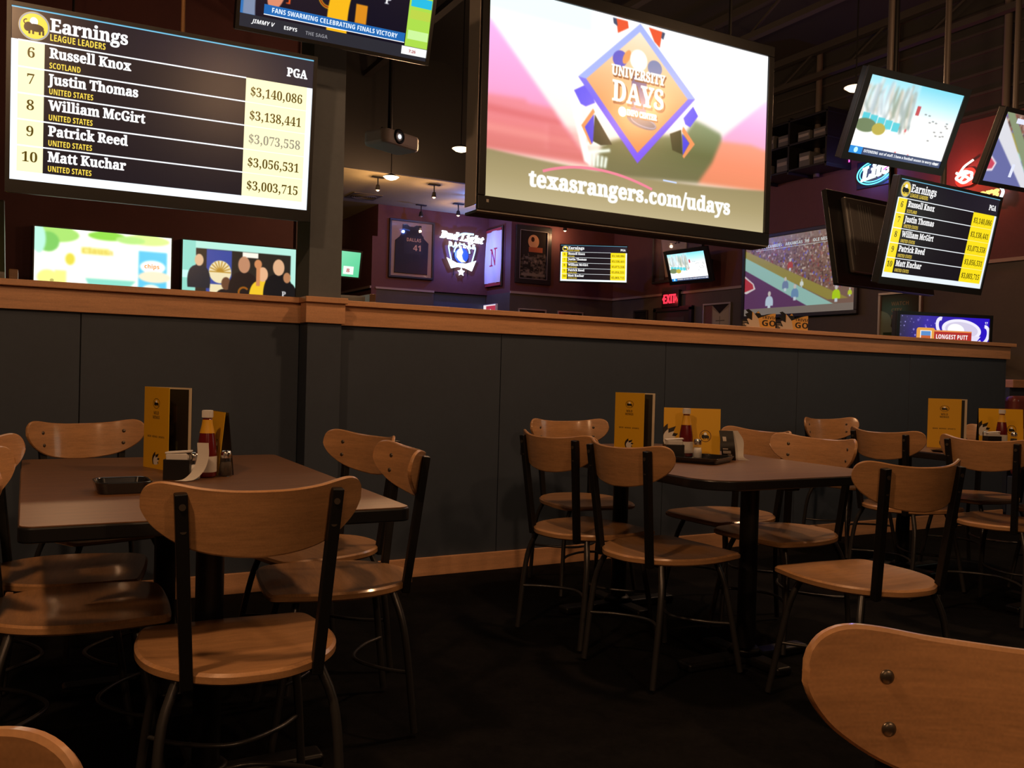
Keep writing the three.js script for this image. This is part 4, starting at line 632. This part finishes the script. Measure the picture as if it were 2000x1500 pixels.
function letters(text, size, f = font, slant = 0, squeeze = 1, depth = 0.012, fat = 0.05) {
  const g = new TextGeometry(text, { font: f, size, depth, curveSegments: 4, bevelEnabled: true, bevelThickness: 0.003, bevelSize: size * fat, bevelSegments: 1 }); g.computeBoundingBox(); const b = g.boundingBox;
  g.translate(-(b.min.x + b.max.x) / 2, -(b.min.y + b.max.y) / 2, 0); g.scale(squeeze, 1, 1); if (slant) g.applyMatrix4(new THREE.Matrix4().set(1, slant, 0, 0, 0, 1, 0, 0, 0, 0, 1, 0, 0, 0, 0, 1)); return g;
}
const nWhite = glow(0.82, 0.92, 1, 2.2), nBlue = glow(0.10, 0.25, 1, 2.2), nIce = glow(0.45, 0.75, 1, 2), nRed = glow(1, 0.10, 0.08, 3), nHot = glow(1, 0.72, 0.62, 2.4), nOrange = glow(1, 0.62, 0.16, 1.8), nCyan = glow(0.12, 0.75, 1, 2), nPink = glow(1, 0.12, 0.6, 1.6);
{ const t = thing('neon_sign', 'blue and white shield-shaped beer neon reading Dallas beside the framed dark jersey', 'neon sign', [5.852, 2.90, ZA + 0.03], 0);
  mesh('support_rods', [box(0.008, 0.62, 0.008, -0.12, -0.02, -0.01), box(0.008, 0.62, 0.008, 0.12, -0.02, -0.01)], M.frameBlack, t);
  mesh('script_lettering', letters('Bud Light', 0.105, serif, 0.25, 1.02, 0.02).rotateZ(-0.05).translate(0, 0.245, 0.01), nWhite, t);
  mesh('swoosh', tube([V(-0.12, 0.24, 0.02), V(0, 0.31, 0.02), V(0.19, 0.32, 0.02)], 0.016, 16), nIce, t);
  mesh('lettering', letters('D A L L A S', 0.07, font, 0, 0.95).rotateZ(-0.03).translate(0, 0.135, 0.01), nWhite, t);
  for (const k of [-1, 1]) mesh('shield_tube', tube([V(k * 0.17, -0.13, 0.02), V(k * 0.22, 0.125, 0.02), V(k * 0.135, 0.095, 0.02)], 0.011, 20), nIce, t);
  mesh('ring_tube', new THREE.TorusGeometry(0.13, 0.012, 8, 30, Math.PI).translate(0, 0.02, 0.02), nIce, t);
  mesh('disc', cyl(0.115, 0.115, 0.012, 0, 0, 0, 30).rotateX(Math.PI / 2).translate(0, -0.02, 0.005), glow(0.02, 0.10, 0.9, 1.2), t);
  const hs = new THREE.Shape(); [[-0.09, -0.05], [-0.085, 0.04], [-0.04, 0.09], [-0.02, 0.12], [0.0, 0.08], [0.02, 0.03], [0.0, -0.02], [0.02, -0.08], [0.07, -0.12], [0.0, -0.13], [-0.05, -0.10]].forEach(([a, b], i) => (i ? hs.lineTo(a, b) : hs.moveTo(a, b)));
  mesh('horse_head', extrude(hs, 0.014, 0.002).translate(0, 0, 0.012), glow(0.85, 0.9, 0.7, 1.1), t);
  const rs = new THREE.Shape(); [[-0.25, -0.07], [-0.08, -0.14], [0.08, -0.14], [0.25, -0.08], [0.18, -0.25], [0.06, -0.21], [-0.06, -0.20], [-0.17, -0.23]].forEach(([a, b], i) => (i ? rs.lineTo(a, b) : rs.moveTo(a, b)));
  mesh('ribbon', extrude(rs, 0.02, 0.004), nWhite, t);
  const st = new THREE.Shape(); for (let i = 0; i < 10; i++) { const r = i % 2 ? 0.032 : 0.065, a = Math.PI / 2 + i * Math.PI / 5; i ? st.lineTo(r * Math.cos(a), -0.275 + r * Math.sin(a)) : st.moveTo(r * Math.cos(a), -0.275 + r * Math.sin(a)); }
  mesh('star', extrude(st, 0.02, 0.003), nWhite, t);
  const l = new THREE.PointLight(lin(0.12, 0.2, 1), 1.5 * NEON, 0, 2); l.name = 'neon_light'; l.position.set(5.852, 2.93, ZA + 0.22); l.castShadow = true; l.shadow.radius = 1; scene.add(l); }
{ const t = thing('neon_tube', 'blue neon tube under the lowered ceiling behind the left edge of the huge screen', 'neon sign', [5.45, 3.405, -11.0]);
  mesh('tube', tube([V(-0.09, 0, 0), V(0, 0.015, 0), V(0.09, 0, 0)], 0.012, 12), nBlue, t); for (const s of [-1, 1]) mesh('wire', rod(V(s * 0.07, 0.01, 0), V(s * 0.07, SOF - 3.405, 0), 0.003, 6), M.frameBlack, t);
  const l = new THREE.PointLight(lin(0.08, 0.2, 1), 1.7 * NEON, 0, 2); l.name = 'neon_light'; l.position.set(5.43, 3.38, -10.98); l.shadow.radius = 1; scene.add(l); }
{ const t = thing('team_banner', 'white banner with a red letter N and red hems on the narrow wall', 'banner', [XB - 0.015, 2.87, -12.165], -Math.PI / 2);
  const g = new THREE.PlaneGeometry(0.50, 0.80, 16, 8), p = g.attributes.position; for (let i = 0; i < p.count; i++) p.setZ(i, 0.025 + 0.018 * Math.sin(p.getX(i) * 16 + p.getY(i) * 3)); g.computeVertexNormals();
  mesh('cloth', g, std({ map: canvasTex(250, 400, (x, w, h) => { x.fillStyle = '#d9d4dd'; x.fillRect(0, 0, w, h); x.fillStyle = '#b0202c'; x.font = 'bold 190px serif'; x.textAlign = 'center'; x.fillText('N', 125, 268); x.fillStyle = '#8a5a90'; x.font = 'bold 26px serif'; x.save(); x.translate(125, 208); x.rotate(0.5); x.fillText('Huskers', 0, 0); x.restore(); }), roughness: 0.8, side: THREE.DoubleSide }), t, true);
  for (const y of [0.42, -0.42]) mesh('hem', box(0.50, 0.05, 0.02, 0, y, 0.02), M.hem, t); mesh('rod', [rod(V(-0.28, 0.44, 0.02), V(0.28, 0.44, 0.02), 0.012), rod(V(0.275, 0.46, 0.02), V(0.275, -0.46, 0.02), 0.012)], M.frameBlack, t); }
const posterTex = canvasTex(256, 384, (x, w, h) => { const R = seeded(3); x.fillStyle = '#2c2620'; x.fillRect(0, 0, w, h); x.fillStyle = '#c08a5a'; x.beginPath(); x.ellipse(128, 84, 52, 56, 0, 0, 7); x.fill(); x.fillStyle = '#3a2418'; x.beginPath(); x.ellipse(120, 66, 16, 20, 0, 0, 7); x.fill(); x.fillStyle = '#9a5232'; x.fillRect(84, 128, 132, 40); for (let i = 0; i < 120; i++) { const s = 20 + R() * 50; x.fillStyle = `rgba(${90 + s},${80 + s * 0.8},${66 + s * 0.7},.4)`; x.fillRect(R() * w, 176 + R() * 190, 8 + R() * 26, 6 + R() * 26); } x.fillStyle = '#786a58'; x.fillRect(16, 340, 224, 22); });
{ const t = wallFrame('framed_poster', 'tall dark framed poster with a pale helmet on the back wall', 'poster', [6.71, 2.886, ZC], 0, 0.47, 0.72, posterTex, { fr: 0.075 }); mesh('inner_line', [box(0.48, 0.008, 0.004, 0, 0.362, 0.03), box(0.48, 0.008, 0.004, 0, -0.362, 0.03), box(0.008, 0.73, 0.004, -0.238, 0, 0.03), box(0.008, 0.73, 0.004, 0.238, 0, 0.03)], M.silver, t); }
const dimPic = (seed) => canvasTex(128, 128, (x, w, h) => { const R = seeded(seed); x.fillStyle = '#241e1b'; x.fillRect(0, 0, w, h); for (let i = 0; i < 40; i++) { x.fillStyle = `rgba(${60 + R() * 60},${50 + R() * 50},${44 + R() * 40},.5)`; x.fillRect(R() * w, R() * h, 20 * R() + 6, 26 * R() + 6); } });
wallFrame('framed_picture', 'silver framed dark picture under the tall helmet poster', 'picture', [6.717, 1.84, ZC], 0, 0.45, 0.42, dimPic(41), { fr: 0.02, mat: M.silver });
wallFrame('framed_picture', 'silver framed dark picture under the small distant earnings screen', 'picture', [7.40, 1.84, ZC], 0, 0.43, 0.42, dimPic(42), { fr: 0.02, mat: M.silver });
{ const t = thing('lit_sign', 'small red and white lit sign low on the narrow wall under the banner', 'sign', [XB - 0.02, 2.07, -12.26], -Math.PI / 2); mesh('box', rbox(0.42, 0.16, 0.04, 0.005, 0, 0, -0.005), M.white, t); mesh('face', new THREE.PlaneGeometry(0.40, 0.14).translate(0, 0, 0.0165), glowMat(canvasTex(200, 70, (x, w, h) => { x.fillStyle = '#fff0f2'; x.fillRect(0, 0, w, h); x.fillStyle = '#c03a50'; x.fillRect(46, 8, 154, 62); x.fillStyle = '#fff'; x.font = 'bold 40px sans-serif'; x.fillText('A R', 70, 62); }), 0.9), t, true); }
{ const t = thing('framed_jersey', 'framed white baseball jersey numbered 32 on the right wall behind the small white screen', 'jersey', [XD, 2.95, -10.06], -Math.PI / 2);
  mesh('backing', box(1.04, 0.90, 0.01, 0, 0, 0.006), std({ color: lin(0.05, 0.012, 0.012), roughness: 0.5 }), t);
  const s = new THREE.Shape(); [[-0.25, -0.40], [0.16, -0.40], [0.20, 0.0], [0.21, 0.30], [0.10, 0.40], [-0.22, 0.40], [-0.40, 0.29]].forEach(([a, b], i) => (i ? s.lineTo(a, b) : s.moveTo(a, b))); 
  const j = mesh('shirt', extrude(s, 0.02, 0.003).translate(0, 0, 0.012), std({ color: lin(0.42, 0.36, 0.31), roughness: 0.8 }), t);
  mesh('lettering', new THREE.PlaneGeometry(0.42, 0.30).translate(-0.06, 0.17, 0.0335), std({ map: canvasTex(210, 150, (x, w, h) => { x.fillStyle = '#ab9f94'; x.fillRect(0, 0, w, h); x.fillStyle = '#241a1c'; x.textAlign = 'center'; x.font = 'bold 40px serif'; [...'RANGERS'].forEach((c, i) => { x.save(); x.translate(22 + i * 27, 42 - 10 * Math.sin(i / 6 * Math.PI)); x.fillText(c, 0, 0); x.restore(); }); x.font = 'bold 74px sans-serif'; x.save(); x.translate(138, 128); x.scale(0.8, 1); x.fillText('32', 0, 0); x.restore(); }), roughness: 0.8 }), j, true);
  mesh('sleeve', [box(0.08, 0.5, 0.015, -0.33, -0.1, 0.02), box(0.12, 0.2, 0.015, -0.34, -0.33, 0.022)], std({ color: lin(0.06, 0.07, 0.085), roughness: 0.8 }), t);
  mesh('frame', [rbox(1.10, 0.03, 0.05, 0.004, 0, 0.465, 0.025), rbox(1.10, 0.03, 0.05, 0.004, 0, -0.465, 0.025), rbox(0.03, 0.90, 0.05, 0.004, -0.535, 0, 0.025), rbox(0.03, 0.90, 0.05, 0.004, 0.535, 0, 0.025)], M.frameBlack, t); mesh('glazing', box(1.04, 0.90, 0.003, 0, 0, 0.046), M.glass, t); }
{ const t = thing('exit_sign', 'red glowing exit sign on a black box above the door', 'sign', [XD - 0.035, 2.225, -10.15], -Math.PI / 2);
  mesh('housing', rbox(0.38, 0.25, 0.06, 0.008, 0, 0, 0), M.blackPlastic, t); mesh('lettering', letters('EXIT', 0.13, font, 0, 0.74, 0.006, 0.005).translate(0, 0, 0.032), glow(1, 0.03, 0.06, 1.6), t);
  for (const s of [-1, 1]) { const a = new THREE.Shape(); a.moveTo(s * 0.165, 0); a.lineTo(s * 0.135, 0.04); a.lineTo(s * 0.135, -0.04); mesh('arrow', extrude(a, 0.006).translate(0, 0, 0.032), glow(1, 0.03, 0.06, 1.6), t); }
  const l = new THREE.PointLight(lin(1, 0.05, 0.06), 0.12, 0, 2); l.name = 'exit_light'; l.position.set(XD - 0.2, 2.22, -10.15); scene.add(l); }
const jerseyPic = canvasTex(200, 170, (x, w, h) => { x.fillStyle = '#8a7f6e'; x.fillRect(0, 0, w, h); x.fillStyle = '#6e4a44'; x.fillRect(0, 0, 60, h); x.fillStyle = '#1f1c18'; x.beginPath(); x.moveTo(60, 0); x.lineTo(190, 0); x.lineTo(120, 46); x.fill(); x.fillStyle = '#a59a86'; x.beginPath(); x.moveTo(64, 20); x.lineTo(120, 50); x.lineTo(190, 16); x.lineTo(196, 170); x.lineTo(70, 170); x.fill(); x.fillStyle = '#6f6656'; x.fillRect(90, 80, 70, 6); x.fillRect(120, 60, 5, 100); });
wallFrame('framed_picture', 'silver framed picture of a pale jersey between the door and the football screen', 'picture', [XD, 1.87, -9.20], -Math.PI / 2, 0.50, 0.44, jerseyPic, { fr: 0.025, mat: M.silver });
wallFrame('framed_picture', 'small dark framed photograph left of the door', 'picture', [XD, 1.88, -10.90], -Math.PI / 2, 0.28, 0.38, canvasTex(96, 128, (x, w, h) => { x.fillStyle = '#161212'; x.fillRect(0, 0, w, h); fig(x, 56, 66, 46, '#8f8a80', '#a08a78'); }), { fr: 0.03 });
const posterMatch = canvasTex(256, 320, (x, w, h) => { x.fillStyle = '#3a2a1e'; x.fillRect(0, 0, w, h); x.fillStyle = '#6f7862'; x.beginPath(); x.moveTo(0, 100); x.quadraticCurveTo(90, 120, 70, 200); x.quadraticCurveTo(120, 260, 100, 320); x.lineTo(0, 320); x.fill(); x.fillStyle = '#8a5a34'; x.font = 'bold 34px sans-serif'; ['WATCH', 'CITY', 'MATCHES'].forEach((t, i) => x.fillText(t, 70, 70 + i * 42)); x.fillStyle = '#2a3a26'; x.fillRect(20, 240, 90, 60); });
{ const t = wallFrame('framed_poster', 'silver framed poster with lettering behind the longest putt screen', 'poster', [XD, 1.78, -6.335], -Math.PI / 2, 0.48, 0.54, posterMatch, { fr: 0.028, mat: M.silver }); }
// neon on the right wall
{ const t = thing('neon_sign', 'blue ringed neon with slanted white lettering under the beach screen', 'neon sign', [XD - 0.04, 3.415, -6.70], -Math.PI / 2);
  const oval = (rx, ry, a0, a1, r) => tube(Array.from({ length: 22 }, (_, i) => { const a = a0 + (a1 - a0) * i / 21; return V(rx * Math.cos(a) * 1.0 + 0.12 * ry * Math.sin(a), ry * Math.sin(a), 0); }), r, 60);
  mesh('outer_tube', oval(0.225, 0.125, 1.9, 6.1, 0.007), nCyan, t); mesh('inner_tube', oval(0.19, 0.10, 1.9, 6.0, 0.006), nCyan, t);
  mesh('lettering', letters('Lite', 0.135, serif, 0.3, 1.0, 0.012).rotateZ(0.12).translate(0.03, 0.02, 0), nWhite, t); mesh('accent', tube([V(0.13, 0.0, 0.01), V(0.2, 0.03, 0.01)], 0.009, 6), nPink, t); mesh('back_board', rbox(0.5, 0.3, 0.01, 0.004, 0, 0, -0.03), std({ color: lin(0.01, 0.01, 0.03), roughness: 0.4 }), t);
  const l = new THREE.PointLight(lin(0.12, 0.16, 1), 0.5 * NEON, 0, 2); l.name = 'neon_light'; l.position.set(XD - 0.22, 3.40, -6.70); l.shadow.radius = 1; scene.add(l); }
{ const t = thing('neon_sign', 'red glowing neon with a white diagonal tube beside the football screen at right', 'neon sign', [XD - 0.05, 3.19, -5.61], -Math.PI / 2);
  mesh('red_tube', [tube(Array.from({ length: 14 }, (_, i) => V(0.075 * Math.cos(i * 0.4488) * (1 + 0.2 * Math.sin(i * 2)), -0.025 + 0.055 * Math.sin(i * 0.4488), 0)), 0.013, 50, 8, true), tube([V(-0.05, -0.06, 0), V(0.0, -0.02, 0), V(0.05, -0.05, 0)], 0.013, 12), tube([V(-0.09, 0.03, 0), V(-0.04, 0.0, 0), V(0.04, 0.01, 0)], 0.013, 12)], nHot, t);
  mesh('halo_plate', extrude(roundedShape(0.22, 0.18, 0.07, 0, -0.025), 0.006, 0.001).translate(0, 0, -0.02), glow(1, 0.05, 0.03, 0.9), t); mesh('white_tube', tube([V(-0.045, 0.02, 0.01), V(0.0, 0.075, 0.01), V(0.095, 0.125, 0.01)], 0.011, 14), nHot, t);
  const l = new THREE.PointLight(lin(1, 0.10, 0.06), 0.9 * NEON, 0, 2); l.name = 'neon_light'; l.position.set(XD - 0.25, 3.17, -5.6); l.shadow.radius = 1; scene.add(l); }
{ const t = thing('neon_sign', 'orange and white lettered neon half hidden behind the right earnings screen', 'neon sign', [XD - 0.05, 2.955, -5.43], -Math.PI / 2);
  mesh('lettering', letters('Coors', 0.10, serif, 0.2, 0.95, 0.012).rotateZ(0.02), nOrange, t); mesh('end_tube', tube([V(0.19, 0.06, 0), V(0.225, 0.0, 0), V(0.195, -0.07, 0)], 0.014, 12), nWhite, t); mesh('under_tube', tube([V(-0.2, 0.02, 0), V(-0.1, -0.045, 0), V(0.15, -0.075, 0)], 0.009, 14), nOrange, t); }
{ const t = thing('neon_sign', 'tiny pink and yellow neon left of the blue ringed neon', 'neon sign', [XD - 0.04, 3.615, -7.08], -Math.PI / 2); mesh('pink_tube', tube([V(0.03, 0.03, 0), V(0.035, -0.02, 0), V(0.01, -0.01, 0)], 0.008, 8), nPink, t); mesh('yellow_tube', tube([V(-0.05, -0.015, 0), V(-0.005, -0.015, 0)], 0.007, 4), nOrange, t); }
{ const t = thing('green_pennant', 'small green pennant hanging below the blue ringed neon', 'pennant', [XD - 0.02, 3.22, -6.47], -Math.PI / 2); const s = new THREE.Shape(); s.moveTo(-0.05, 0.09); s.lineTo(0.03, 0.07); s.lineTo(0.03, -0.12); s.lineTo(-0.02, -0.06); mesh('cloth', extrude(s, 0.008, 0.001), std({ color: lin(0.02, 0.16, 0.05), roughness: 0.8 }), t); }
// shelf of sound equipment high on the right wall, beside the huge screen
{ const sh = thing('equipment_shelf', 'dark metal shelf of equipment high on the right wall beside the huge screen', 'shelf', [XD, 3.55, -7.62], -Math.PI / 2);
  for (const y of [0, 0.30, 0.58]) mesh('board', rbox(1.15, 0.025, 0.4, 0.004, 0, y, 0.2), M.blackMetal, sh); for (const x of [-0.56, 0, 0.56]) mesh('upright', box(0.025, 0.66, 0.4, x, 0.29, 0.2), M.blackMetal, sh);
  const R = seeded(55); [[-0.42, 0.0125, 'leftmost on the bottom board'], [-0.14, 0.0125, 'left of the middle upright on the bottom board'], [0.2, 0.0125, 'right of the middle upright on the bottom board'], [0.42, 0.0125, 'rightmost on the bottom board'], [-0.38, 0.3125, 'leftmost on the middle board'], [-0.12, 0.3125, 'left of the middle upright on the middle board'], [0.18, 0.3125, 'right of the middle upright on the middle board'], [0.42, 0.3125, 'rightmost on the middle board']].forEach(([x, y, where], i) => {
    const w = 0.16 + R() * 0.05, h = 0.1 + R() * 0.1, t = thing('equipment_case', `dark electronics case ${where} of the wall shelf`, 'case', [XD - 0.2, 3.55 + y, -7.62 + x], -Math.PI / 2, 'cases on the equipment shelf');
    mesh('body', rbox(w, h, 0.3, 0.006, 0, h / 2, 0), M.greyPlastic, t); mesh('front_plate', rbox(w * 0.85, h * 0.25, 0.006, 0.002, 0, h * 0.6, 0.152), i % 2 ? M.silver : M.alu, t);
  }); }

// ---------------------------------------------------------------- cards and boards along the half wall
const triviaTex = canvasTex(200, 150, (x, w, h) => { x.fillStyle = '#e8b45a'; x.fillRect(0, 0, w, h); x.fillStyle = '#15110d'; x.fillRect(0, 0, 60, h); x.fillStyle = '#d8c8b4'; x.beginPath(); x.moveTo(40, 150); x.lineTo(14, 110); x.lineTo(44, 116); x.lineTo(24, 62); x.lineTo(60, 84); x.lineTo(66, 22); x.lineTo(96, 66); x.lineTo(112, 150); x.fill(); x.fillStyle = '#1a130c'; x.beginPath(); x.moveTo(66, 22); x.quadraticCurveTo(110, 40, 200, 0); x.lineTo(200, 16); x.quadraticCurveTo(140, 40, 96, 66); x.fill(); x.font = 'bold 28px sans-serif'; x.fillText('TRIVIA', 118, 66); x.font = 'bold 60px sans-serif'; x.fillText('GO!', 116, 120); for (let i = 0; i < 4; i++) { x.fillStyle = '#b8aa98'; x.fillRect(6, 96 + i * 12, 26, 4); } });
function triviaCard(x, label) {
  const t = thing('trivia_card', label, 'card', [x, CAPY, PW - 0.16], 0.0, 'trivia cards on the half wall'); const s = new THREE.Shape();
  [[-0.15, 0], [0.15, 0], [0.15, 0.118], [0.07, 0.108], [0.02, 0.095], [-0.01, 0.125], [-0.04, 0.105], [-0.10, 0.135], [-0.125, 0.128], [-0.10, 0.11], [-0.13, 0.10], [-0.10, 0.07], [-0.16, 0.06]].forEach(([a, b], i) => (i ? s.lineTo(a, b) : s.moveTo(a, b)));
  const g = extrude(s, 0.003); mesh('board', g.clone(), M.blackPlastic, t);
  const f = new THREE.ShapeGeometry(s), p = f.attributes.position, uv = f.attributes.uv; for (let i = 0; i < p.count; i++) uv.setXY(i, (p.getX(i) + 0.16) / 0.31, p.getY(i) / 0.136); mesh('print', f.translate(0, 0, 0.0036), printed(triviaTex), t, true); mesh('stand', box(0.06, 0.06, 0.05, 0.02, 0.03, -0.026), M.blackPlastic, t); return t;
}
triviaCard(4.40, 'spiky yellow and black trivia card standing on the half wall, left of the two');
triviaCard(4.715, 'spiky yellow and black trivia card standing on the half wall, right of the two');
const noticeTex = canvasTex(256, 96, (x, w, h) => { x.fillStyle = '#cfc6ba'; x.fillRect(0, 0, w, h); for (const cx of [80, 170]) { x.strokeStyle = '#3a2a18'; x.lineWidth = 8; x.beginPath(); x.arc(cx, 96, 40, Math.PI, 0); x.stroke(); x.fillStyle = '#8a6a34'; x.beginPath(); x.arc(cx, 96, 36, Math.PI, 0); x.fill(); } });
function notice(x, z, w, y, label, label2) {
  const b = thing('divider_post', label2, 'divider', [x + w / 2 + 0.03, 0, z - 0.1]); mesh('post', rbox(0.05, y + 0.02, 0.28, 0.005, 0, (y + 0.02) / 2, 0), M.trimWood, b); mesh('foot', rbox(0.07, 0.03, 0.36, 0.005, 0, 0.015, 0), M.trimWood, b);
  const t = thing('notice_board', label, 'board', [x, 0, z]); mesh('panel', rbox(w, 0.26, 0.02, 0.004, -0.02, y - 0.13, 0), M.white, t); mesh('print', new THREE.PlaneGeometry(w * 0.96, 0.2).translate(-0.02, y - 0.115, 0.0105), printed(noticeTex), t, true); mesh('leg', [box(0.04, y - 0.2, 0.03, -w * 0.3, (y - 0.2) / 2, -0.02), box(0.04, y - 0.2, 0.03, w * 0.3, (y - 0.2) / 2, -0.02)], M.blackMetal, t); return t;
}
notice(2.14, -6.6, 0.36, 1.66, 'white board with brown arches beyond the half wall right of the pillar', 'brown wooden divider end right of the pillar beyond the half wall');
notice(-0.36, -6.6, 0.50, 1.66, 'white board beyond the half wall at the left picture edge', 'brown wooden divider end left of the picnic wall screen');
// right edge: a low divider and a red booth seen past the end of the half wall
{ const t = thing('low_divider', 'low dark divider with wooden cap past the right end of the half wall', 'divider', [7.85, 0, -4.75]); mesh('panel', span(-0.35, 0.34, 0, 1.085, -0.08, 0.08), M.wallDark, t); mesh('cap', rbox(0.70, 0.07, 0.22, 0.005, 0, 1.12, 0), M.trimWood, t); }
{ const t = thing('booth_bench', 'dark red padded booth bench at the right picture edge', 'bench', [7.41, 0, -4.22]); const red = new THREE.MeshPhysicalMaterial({ color: lin(0.20, 0.045, 0.04), roughness: 0.3, clearcoat: 0.4 }); mesh('base', rbox(0.62, 0.36, 0.5, 0.01, 0, 0.18, 0.05), M.wallDark, t); mesh('seat_cushion', rbox(0.62, 0.11, 0.5, 0.04, 0, 0.415, 0.06, 3), red, t); mesh('back_cushion', rbox(0.62, 0.56, 0.12, 0.05, 0, 0.74, -0.2, 3), red, t); }

renderer.render(scene, camera);
